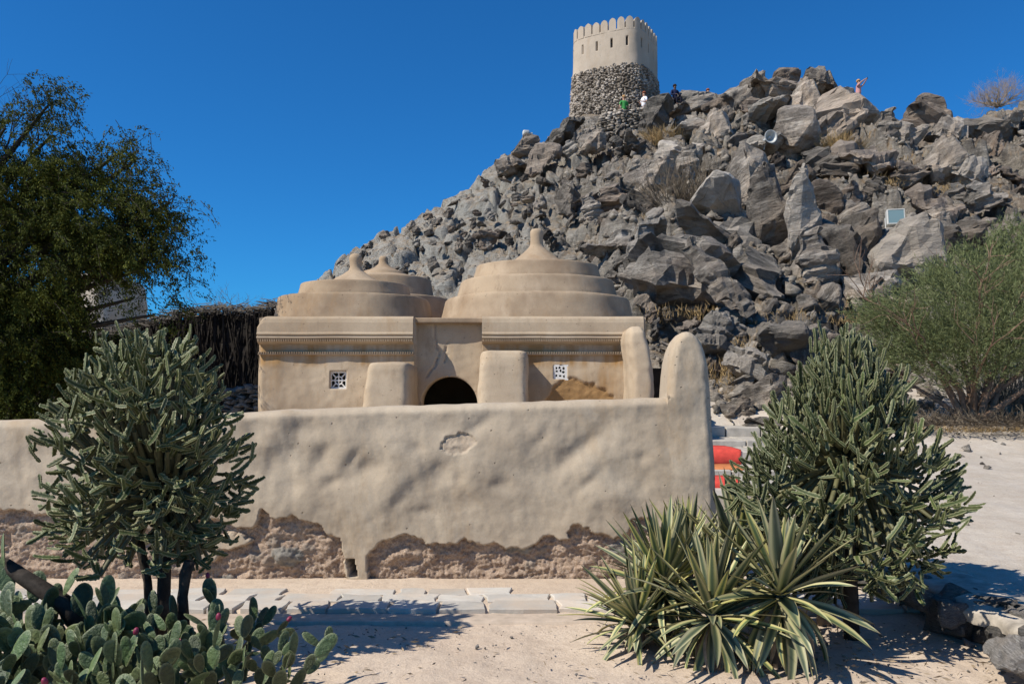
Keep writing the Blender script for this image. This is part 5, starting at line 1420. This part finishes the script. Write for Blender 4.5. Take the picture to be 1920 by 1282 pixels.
# leaf litter and dead brush under it
def brush(name, c, rx2, ry2, h, n, mat, lab, cat, seedn, L=.35, grp=None, up=.5, ra=.006):
    rr = random.Random(seedn); parts = []
    for i in range(n):
        a = rr.random()*6.283; q = math.sqrt(rr.random()); p = Vector((q*rx2*math.cos(a), q*ry2*math.sin(a), 0))
        d_ = Vector((p.x*.8/rx2+rr.gauss(0, .4), p.y*.8/ry2+rr.gauss(0, .4), up+rr.random()*up)).normalized()
        q_ = [p]; 
        for k in range(3): d_ = (d_+Vector((rr.gauss(0, .25), rr.gauss(0, .25), rr.gauss(0, .2)))).normalized(); q_.append(q_[-1]+d_*L*h*rr.uniform(.5, 1)/1.2)
        parts.append(tube(q_, [ra, ra*.8, ra*.6, ra*.25], 3, False))
    V, Fc = join_vf(parts); o = obj(name, mesh_np(name, V, Fc, mat), loc=c); tag(o, lab, cat, grp); return o
M['drygrass'] = mat_plain('dry_grass', (.36, .25, .12), .9, .1, .3, 8); M['drybush'] = mat_plain('dry_twigs', (.15, .118, .082), .9, .1, .3, 8); M['greybush'] = mat_plain('grey_twigs', (.17, .165, .145), .9, .1, .3, 8)
c = W(1885, 760, 15.8); c.z = float(G(c.x, c.y)); brush('dead_bush', c, .5, .4, 1.5, 420, M['greybush'], 'grey dead bush beside the acacia stems, under its crown', 'bush', 1, .45, None, .5, .007)
c = W(1835, 805, 14.6); c.z = float(G(c.x, c.y)); o = brush('brush_litter', c, 2.2, 1.5, .5, 2600, M['drybush'], 'fallen dead brushwood and litter on the sand below the acacia', 'brushwood', 2, .4, None, .12, .008); o['kind'] = 'stuff'
c = W(1790, 835, 13.9); c.z = float(G(c.x, c.y)); o = brush('dry_weeds', c, 1.3, .5, .25, 500, M['drygrass'], 'low dry straw-coloured weeds at the edge of the sand near the acacia', 'weeds', 3, .3, None, .4, .005); o['kind'] = 'stuff'
# leafless shrub on the ridge, dry bush in mid slope and straw tufts
def on_hill(px, py):
    d, ok = cast([px], [py]); d = float(d[0]) if ok[0] else 44.; p = W(px, py, d); return p
p = W(1872, 200, 46.5); rr = random.Random(5); parts = []
for k in range(30):
    a = rr.random()*6.28; bare(Vector((rr.gauss(0, .1), rr.gauss(0, .1), 0)), Vector((math.cos(a)*1.5, math.sin(a)*1.0, .75)).normalized(), .72, .030, 5, parts, rr, .5, .12, 2)
M['twigs_tan'] = mat_plain('tan_twigs', (.32, .25, .18), .9, .1, .3, 8)
V, Fc = join_vf(parts); o = obj('leafless_shrub', mesh_np('leafless_shrub', V, Fc, M['twigs_tan']), loc=p); tag(o, 'leafless dome-shaped shrub on the skyline at the far right', 'shrub')
for i, (px, py, rx2, h, lab) in enumerate(((1285,392,1.1,1.9,'brownish dry bush in the hollow below the ridge, left of the cliff columns'),(1238,270,.7,1.0,'dry grass patch beneath the tall tilted boulder'),(1565,290,.6,1.1,'orange dry grass in the gap under the huge dark boulder'))):
    p = on_hill(px, py); p.z -= .3; p.y -= .5; brush('dry_bush', p, rx2, rx2*.6, h, 520, M['drybush'] if i == 0 else M['drygrass'], lab, 'bush', 20+i, .5, None, .7, .012)
tuft = []
for (px, py) in ((1265,460),(1640,345),(1475,355),(1295,440),(1735,300),(1690,310),(1400,610),(1370,745),(1390,640),(1335,560),(1250,590),(1480,600),(1575,385),(1530,360),(1420,330),(1210,420),(1590,600),(1345,720),(1380,700),(1240,275),(1300,590),(1770,360),(1330,690),(1365,660),(1660,350),(1440,590)):
    p = on_hill(px, py); rr = random.Random(px)
    for k in range(150):
        d_ = Vector((rr.gauss(0, .5), rr.gauss(0, .5), 1)).normalized(); b = p+Vector((rr.gauss(0, .30), rr.gauss(0, .25)-.25, rr.gauss(0, .1)-.05)); tuft.append(tube([b, b+d_*rr.uniform(.08, .24)], [.007, .002], 3, False))
V, Fc = join_vf(tuft); o = obj('dry_grass', mesh_np('dry_grass', V, Fc, M['drygrass'])); tag(o, 'orange-tan dry grass growing in the gaps between the boulders', 'grass', kind='stuff')

# ---------------------------------------------------------------- dark palm-frond fence behind the left end of the wall
fr = empty('palm_frond_fence', (-9.5, 17, 0)); tag(fr, 'tall dark fence of dry palm fronds left of the mosque', 'fence'); LFr = np.array([-9.5, 17, 0])
M['frond'] = mat_plain('dry_palm_frond', (.026, .022, .019), .9, .1, .5, 5)
n = 9000; x = rng.uniform(-16, -4.9, n); row = rng.random(n); ht = np.interp(x, [-16, -11, -8.6, -6.9, -5.5, -4.9], [1.9, 2.1, 2.9, 3.36, 3.42, 3.55])+.10*noise(x*1.2, 0)
y = 17+rng.normal(0, .09, n); L = rng.uniform(.5, 1.6, n); zt = ht-(row**1.3)*(ht-.4)+rng.normal(0, .05, n)
a = rng.normal(0, .14, n); w = rng.uniform(.010, .028, n)
P0 = np.stack([x, y-.05, zt], -1); P1 = P0+np.stack([np.sin(a)*L, -.08+rng.normal(0, .05, n), -np.cos(a)*L], -1); P1[:, 2] = np.maximum(P1[:, 2], .02)
sd_ = np.stack([w, rng.normal(0, .01, n), w*0], -1); M1 = (P0+P1)/2+np.stack([w*0, -.03+0*w, w*0], -1)
V = np.stack([P0-sd_*.6, P0+sd_*.6, M1+sd_, M1-sd_, P1+sd_*.3, P1-sd_*.3], 1).reshape(-1, 3)
Fc = np.concatenate([np.stack([np.arange(n)*6+k for k in (0, 1, 2, 3)], -1), np.stack([np.arange(n)*6+k for k in (3, 2, 4, 5)], -1)])
o = obj('fronds', mesh_np('fronds', V-LFr, Fc, M['frond']), fr); o['kind'] = 'stuff'
# shaggy top
n = 2600; x = rng.uniform(-14, -4.9, n); ht = np.interp(x, [-16, -11, -8.6, -6.9, -5.5, -4.9], [1.9, 2.1, 2.9, 3.36, 3.42, 3.55])+.10*noise(x*1.2, 0)
P0 = np.stack([x, 17+rng.normal(0, .2, n), ht+rng.normal(0, .05, n)], -1); a = rng.uniform(0, 6.28, n); L = rng.uniform(.1, .4, n)
P1 = P0+np.stack([np.cos(a)*L, rng.normal(0, .1, n), np.sin(a)*L*.22], -1); sd_ = np.stack([0*x, 0*x+.008, .012+0*x], -1)
V = np.stack([P0-sd_, P0+sd_, P1+sd_*.3, P1-sd_*.3], 1).reshape(-1, 3)
M['frondtop'] = mat_plain('dry_frond_top', (.10, .088, .075), .9, .1, .4, 5)
o = obj('frond_tops', mesh_np('frond_tops', V-LFr, np.arange(n*4).reshape(n, 4), M['frondtop']), fr); o['kind'] = 'stuff'
bm = bm_new()
xx = -16
while xx < -4.9:
    h = float(np.interp(xx+.25, [-16, -11, -8.6, -6.9, -5.5, -4.9], [1.9, 2.1, 2.9, 3.36, 3.42, 3.55])); bm_box(bm, xx-LFr[0], xx+.5-LFr[0], .03, .09, 0, h-.06); xx += .5
M['backing'] = mat_plain('frond_backing', (.035, .028, .022), .95, .05, .4, 6)
obj('fence_backing', bm_mesh('fence_backing', bm, M['backing']), fr)
for xq in (-15, -13, -11, -9, -7.2, -5.4):
    V, Fc = tube([(xq-LFr[0], .12, 0), (xq-LFr[0], .12, float(np.interp(xq, [-16, -11, -8.6, -6.9, -5.5, -4.9], [1.9, 2.1, 2.9, 3.36, 3.42, 3.55])))], [.05, .045], 8); obj('post', mesh_np('post', V, Fc, M['bark_grey'], True), fr)
# dry litter under the plants
n = 900; g_ = rng.random(n) < .55; x = np.where(g_, rng.normal(2.0, .75, n), rng.normal(-1.9, .8, n)); y = 4.85+rng.normal(0, .45, n)
k_l = (x < 2.85) & (y < 6.7) & (y > 3.6); x = x[k_l]; y = y[k_l]; n = len(x)
P_l = np.stack([x, y, G(x, y)+.006+.02*rng.random(n)], -1); D_l = np.stack([rng.normal(0, 1, n), rng.normal(0, 1, n), rng.normal(0, .12, n)], -1); D_l /= np.linalg.norm(D_l, axis=1)[:, None]
me = leaf_cloud('leaf_litter', P_l, D_l, .05, M['dryleaf'], .25, .1); tag(obj('leaf_litter', me), 'dry leaf scraps littering the sand under the cactuses and yuccas', 'leaf litter', kind='stuff')
# bare twigs above the fence
rr = random.Random(8); parts = []
for k in range(9): bare(Vector((rr.gauss(0, .25), 0, 0)), Vector((rr.gauss(0, .6), 0, .6)).normalized(), .30, .010, 3, parts, rr, .6, .1, 2)
V, Fc = join_vf(parts); o = obj('bare_shrub', mesh_np('bare_shrub', V, Fc, M['greybush']), loc=W(430, 592, 17.6)); tag(o, 'bare twiggy shrub showing over the palm-frond fence', 'shrub')
# pale stones at the foot of the building, left
n = 500; x = rng.uniform(-17, -11, n); y = rng.uniform(23, 28.5, n); z = .4+(y-23)*.42+rng.normal(0, .15, n); S = np.exp(rng.normal(-1.2, .4, n))
me = scatter('building_rubble', np.stack([x, y, z], -1), S, M['rubble']); tag(obj('building_rubble', me), 'bank of pale broken stones below the old building', 'rubble', kind='stuff')
bkx = np.linspace(-22, -9, 60); bky = np.linspace(21, 34, 40); BX2, BY2 = np.meshgrid(bkx, bky, indexing='ij')
bz = (sstep(21, 29, BY2)*2.6)*(1-sstep(-12, -9.3, BX2))*(sstep(-22, -19, BX2))*(1-sstep(32, 34, BY2))-.05+.12*fbm(BX2, BY2, o=4, s=9)
tag(obj('earth_bank', mesh_np('earth_bank', np.stack([BX2, BY2, bz], -1), grid_faces(60, 40), M['hill'], True)), kind='structure')
# small stones in front of the mosque's left corner
drystone('stone_heap', [(-5.6, 16.2, .0, 1.75), (-4.75, 16.0, .0, 1.85)], 1, .5, .16, 'pale rubble heap squeezed between the frond fence and the mosque corner', 'rubble', M['border'])
# ---------------------------------------------------------------- people on the hill
M['skin'] = mat_plain('skin', (.42, .24, .16), .6, .3, .08); M['skin_dark'] = mat_plain('dark_skin', (.09, .05, .035), .6, .3, .08)
M['hair_blond'] = mat_plain('fair_hair', (.42, .24, .10), .8, .2); M['hair_dark'] = mat_plain('dark_hair', (.02, .015, .012), .8, .2); M['cap'] = mat_plain('reddish_brown_hair', (.22, .07, .035), .8, .2)
M['green'] = mat_plain('green_cloth', (.06, .27, .07), .9, .1); M['whitecloth'] = mat_plain('white_cloth', (.78, .78, .82), .9, .1); M['blackcloth'] = mat_plain('black_cloth', (.012, .012, .02), .9, .1)
M['greycloth'] = mat_plain('grey_cloth', (.35, .33, .31), .9, .1); M['redwhite'] = mat_plain('pink_red_cloth', (.55, .28, .26), .9, .1); M['phone'] = mat_plain('black_phone', (.02, .02, .02), .4, .5, 0)
M['navy'] = mat_plain('navy_cloth', (.02, .025, .06), .9, .1)
def skin_obj(name, joints, edges, mat, parent, sub=1, root=0):
    me = bpy.data.meshes.new(name); me.from_pydata([tuple(j[0]) for j in joints], edges, []); me.update(); me.materials.append(mat)
    o = obj(name, me, parent); md = o.modifiers.new('skin', 'SKIN'); ss = o.modifiers.new('sub', 'SUBSURF'); ss.levels = sub; ss.render_levels = sub
    lay = me.skin_vertices[0].data
    for i, j in enumerate(joints):
        r_ = j[1]; lay[i].radius = (r_, r_) if not isinstance(r_, tuple) else r_
        lay[i].use_root = (i == root)
    md.use_smooth_shade = True
    return o
def person(loc, rz, lab, skin, hair, shirt, legs, pose='stand', arms=None, sleeve=True, s=1.0, hat=False, prop=None):
    root = empty('person', loc, rz); tag(root, lab, 'person', None); root.scale = (s, s, s)
    V = Vector
    if pose == 'stand':
        hip = V((0, 0, .90)); kn = [V((q*.10, -.02, .48)) for q in (-1, 1)]; an = [V((q*.11, .02, .07)) for q in (-1, 1)]
    else:
        hip = V((0, 0, .46)); kn = [V((q*.13, -.42, .48)) for q in (-1, 1)]; an = [V((q*.13, -.46, .07)) for q in (-1, 1)]
    hz_ = hip.z; ch = hip+V((0, -.02, .30)); sh = hip+V((0, -.01, .50)); nk = hip+V((0, -.01, .58)); hd = hip+V((0, -.03, .66)); ht_ = hip+V((0, -.02, .78))
    SH = [sh+V((q*.19, 0, -.03)) for q in (-1, 1)]
    A = arms or [(V((-.27, 0, hz_+.22)), V((-.25, -.08, hz_-.02))), (V((.27, 0, hz_+.22)), V((.25, -.08, hz_-.02)))]
    J = [(hip, .13), (ch, .13), (sh, .10), (nk, .052), (hd, .085), (ht_, .075)]; E = [(0, 1), (1, 2), (2, 3), (3, 4), (4, 5)]
    for k in (0, 1):
        n = len(J); J += [(hip+V(((-1, 1)[k]*.09, 0, -.06)), .09), (kn[k], .055), (an[k], .038), (an[k]+V((0, -.15, -.04)), .032)]; E += [(0, n), (n, n+1), (n+1, n+2), (n+2, n+3)]
        n = len(J); J += [(SH[k], .055), (A[k][0], .040), (A[k][1], .028), (A[k][1]+(A[k][1]-A[k][0]).normalized()*.10, .024)]; E += [(2, n), (n, n+1), (n+1, n+2), (n+2, n+3)]
    skin_obj('body', J, E, skin, root)
    # clothing: slightly larger shells
    J = [(hip+V((0, 0, -.03)), .15), (ch, .152), (sh, .118), (nk+V((0, 0, -.03)), .062)]; E = [(0, 1), (1, 2), (2, 3)]
    for k in (0, 1):
        n = len(J); J += [(SH[k], .070), (SH[k].lerp(A[k][0], .75 if sleeve else .4), .058)]; E += [(2, n), (n, n+1)]
        if sleeve == 2: J += [(A[k][0], .052), (A[k][1], .042)]; E += [(n+1, n+2), (n+2, n+3)]
    skin_obj('shirt', J, E, shirt, root)
    J = [(hip, .145)]; E = []
    for k in (0, 1):
        n = len(J); J += [(hip+V(((-1, 1)[k]*.09, 0, -.08)), .105), (kn[k], .072), (an[k]+V((0, 0, .05)), .055)]; E += [(0, n), (n, n+1), (n+1, n+2)]
    skin_obj('trousers', J, E, legs, root)
    bm = bm_new(); bmesh.ops.create_icosphere(bm, subdivisions=3, radius=.108)
    bmesh.ops.delete(bm, geom=[v for v in bm.verts if v.co.z < -.02 and v.co.y < .02 or v.co.z < -.07], context='VERTS')
    for v in bm.verts: v.co += ht_+V((0, .012, -.015))
    obj('hair', bm_mesh('hair', bm, hair, True), root)
    bm = bm_new()
    bmesh.ops.create_icosphere(bm, subdivisions=1, radius=.016)
    for v in bm.verts: v.co = V((v.co.x, v.co.y*1.4, v.co.z*1.5))+hd+V((0, -.088, .05))
    obj('nose', bm_mesh('nose', bm, skin, True), root)
    if prop:
        bm = bm_new(); h_ = prop; bm_box(bm, h_.x-.075, h_.x+.075, h_.y-.012, h_.y+.012, h_.z-.04, h_.z+.04, .006); o = obj('phone', bm_mesh('phone', bm, M['phone'])); o.matrix_world = Matrix.Translation(loc) @ Matrix.Rotation(rz, 4, 'Z') @ Matrix.Scale(s, 4); tag(o, 'dark phone held up in the raised hands of the visitor on the peak', 'phone')
    return root
V_ = Vector
def feet(px, headpy, d, hgt): 
    top = W(px, headpy, d); return (top.x, top.y, top.z-hgt)
person(feet(1170, 182, 43.0, 1.66), math.radians(200), 'person with fair hair in a green top behind the terrace wall below the tower', M['skin'], M['hair_blond'], M['green'], M['navy'], sleeve=True)
person(feet(1208, 171, 43.2, 1.78), math.radians(-60), 'person in a white shirt and light shorts standing by the tower foot', M['skin'], M['cap'], M['whitecloth'], M['greycloth'],
       arms=[(V_((-.26, -.05, 1.12)), V_((-.10, -.30, 1.15))), (V_((.26, -.05, 1.12)), V_((.10, -.30, 1.15)))])
person(feet(1265, 161, 43.6, 1.24), math.radians(20), 'person in dark clothes sitting on the ridge rocks against the sky', M['skin_dark'], M['hair_dark'], M['navy'], M['blackcloth'], pose='sit', sleeve=2,
       arms=[(V_((-.28, -.1, .68)), V_((-.12, -.32, .66))), (V_((.28, -.1, .68)), V_((.12, -.32, .66)))])
person(feet(1327, 169, 45.2, 1.68), math.radians(30), 'person of whom only the reddish head shows behind the ridge rocks', M['skin'], M['cap'], M['greycloth'], M['greycloth'])
person(feet(1609, 152, 42.6, 1.68), math.radians(60), 'person on the peak with both arms raised, taking a photo', M['skin'], M['hair_blond'], M['redwhite'], M['whitecloth'],
       arms=[(V_((-.30, -.20, 1.50)), V_((-.10, -.38, 1.68))), (V_((.30, -.20, 1.50)), V_((.10, -.38, 1.68)))], prop=V_((0, -.46, 1.74)))
# ---------------------------------------------------------------- lamps and loudspeaker on the hill
M['metal'] = mat_plain('painted_metal', (.50, .51, .50), .5, .5, .12, 10); M['whitemetal'] = mat_plain('white_enamel', (.50, .50, .46), .5, .4, .1, 10)
g = NT('lamp_glass', .12, .6); g.color((.16, .24, .25)); M['glass'] = g.m
def lampobj(name, loc, rz, rx_, w, h, t, lab, cat):
    r_ = empty(name, loc, rz); r_.rotation_euler = (rx_, 0, rz); tag(r_, lab, cat)
    bm = bm_new(); bm_box(bm, -w/2, w/2, 0, t, 0, h, .02); obj('housing', bm_mesh('housing', bm, M['metal']), r_)
    bm = bm_new(); bm_box(bm, -w*.43, w*.43, -.012, -.002, h*.07, h*.93, .004); obj('glass', bm_mesh('glass', bm, M['glass']), r_)
    bm = bm_new(); e = w*.47
    for a in ((-e, e, 0, h*.06), (-e, e, h*.94, h*.99)): bm_box(bm, a[0], a[1], -.025, -.001, a[2], a[3])
    for a in ((-e, -w*.43), (w*.43, e)): bm_box(bm, a[0], a[1], -.025, -.001, h*.06+.002, h*.94-.002)
    obj('frame', bm_mesh('frame', bm, M['whitemetal']), r_)
    V, Fc = join_vf([tube([(-w*.56, t*.5, h*.5), (-w*.56, t*.5, -.12), (w*.56, t*.5, -.12), (w*.56, t*.5, h*.5)], .018, 6), tube([(0, t*.5, -.12), (0, t*.5, -.5)], .03, 6)]); obj('bracket', mesh_np('bracket', V, Fc, M['metal']), r_)
    return r_
p = W(1681, 424, 24.6)
dd_, ok = cast([1681], [424]); dfl = float(dd_[0])-.9; p = W(1681, 420, dfl); sz = dfl/F
lampobj('floodlight', p, math.radians(-12), math.radians(-12), 32*sz, 30*sz, .22, 'square glass-fronted floodlight on a bracket halfway up the cliff', 'floodlight')
bm = bm_new(); bm_box(bm, -22*sz, 22*sz, -.05, .7, -.30, -.12, .02); o = obj('lamp_plinth', bm_mesh('lamp_plinth', bm, M['step']), loc=p); tag(o, 'pale concrete plinth under the cliff floodlight', 'plinth')
V, Fc = tube([W(1668, 436, dfl-.08), W(1664, 460, dfl-.1), W(1666, 485, dfl-.14), W(1672, 510, dfl-.2)], .045, 6); o = obj('mortar_streak', mesh_np('mortar_streak', V, Fc, M['cement'], True)); tag(o, 'pale cable conduit running down the rock from the floodlight', 'conduit')
dd_, ok = cast([990], [262]); d9 = 41.6; p = W(988, 254, d9)
w_ = empty('spotlight', p, .2); tag(w_, 'small white lamp housing on the left skyline of the hill', 'spotlight')
bm = bm_new(); bm_box(bm, -.22, .12, -.15, .15, .0, .24, .05); obj('housing', bm_mesh('housing', bm, M['whitemetal'], True), w_)
bm = bm_new(); bm_box(bm, .12, .30, -.10, .10, -.02, .14, .03); obj('rear_box', bm_mesh('rear_box', bm, M['whitemetal']), w_)
V, Fc = tube([(0, 0, 0), (0, 0, -.5)], .03, 6); obj('post', mesh_np('post', V, Fc, M['metal']), w_)
# horn loudspeaker
dd_, ok = cast([1446], [262]); ds = float(dd_[0])-4.2; p = W(1446, 256, ds); R_ = 12.5*ds/F
hs_ = empty('horn_loudspeaker', p, math.radians(10)); tag(hs_, 'round white horn loudspeaker set among the boulders under the summit', 'loudspeaker')
prof = [(.05*R_, .35), (.12*R_, .30), (.25*R_, .22), (.55*R_, .10), (.86*R_, .02), (1.0*R_, 0), (1.02*R_, .015), (.9*R_, .04), (.6*R_, .13), (.3*R_, .26), (.2*R_, .42)]
V = []; n = 28
for r_, y in prof:
    for k in range(n): V.append((r_*math.cos(6.28318*k/n), y*1.2, r_*math.sin(6.28318*k/n)))
Fc = [((i)*n+k, (i)*n+(k+1) % n, (i+1)*n+(k+1) % n, (i+1)*n+k) for i in range(len(prof)-1) for k in range(n)]
obj('horn', mesh_np('horn', V, Fc, M['whitemetal'], True), hs_)
V, Fc = tube([(0, .1, 0), (0, .55, 0)], [.16*R_, .3*R_], 14); obj('driver', mesh_np('driver', V, Fc, M['metal'], True), hs_)
V, Fc = tube([(0, .5, 0), (0, .6, -.35)], .02, 6); obj('bracket', mesh_np('bracket', V, Fc, M['metal']), hs_)
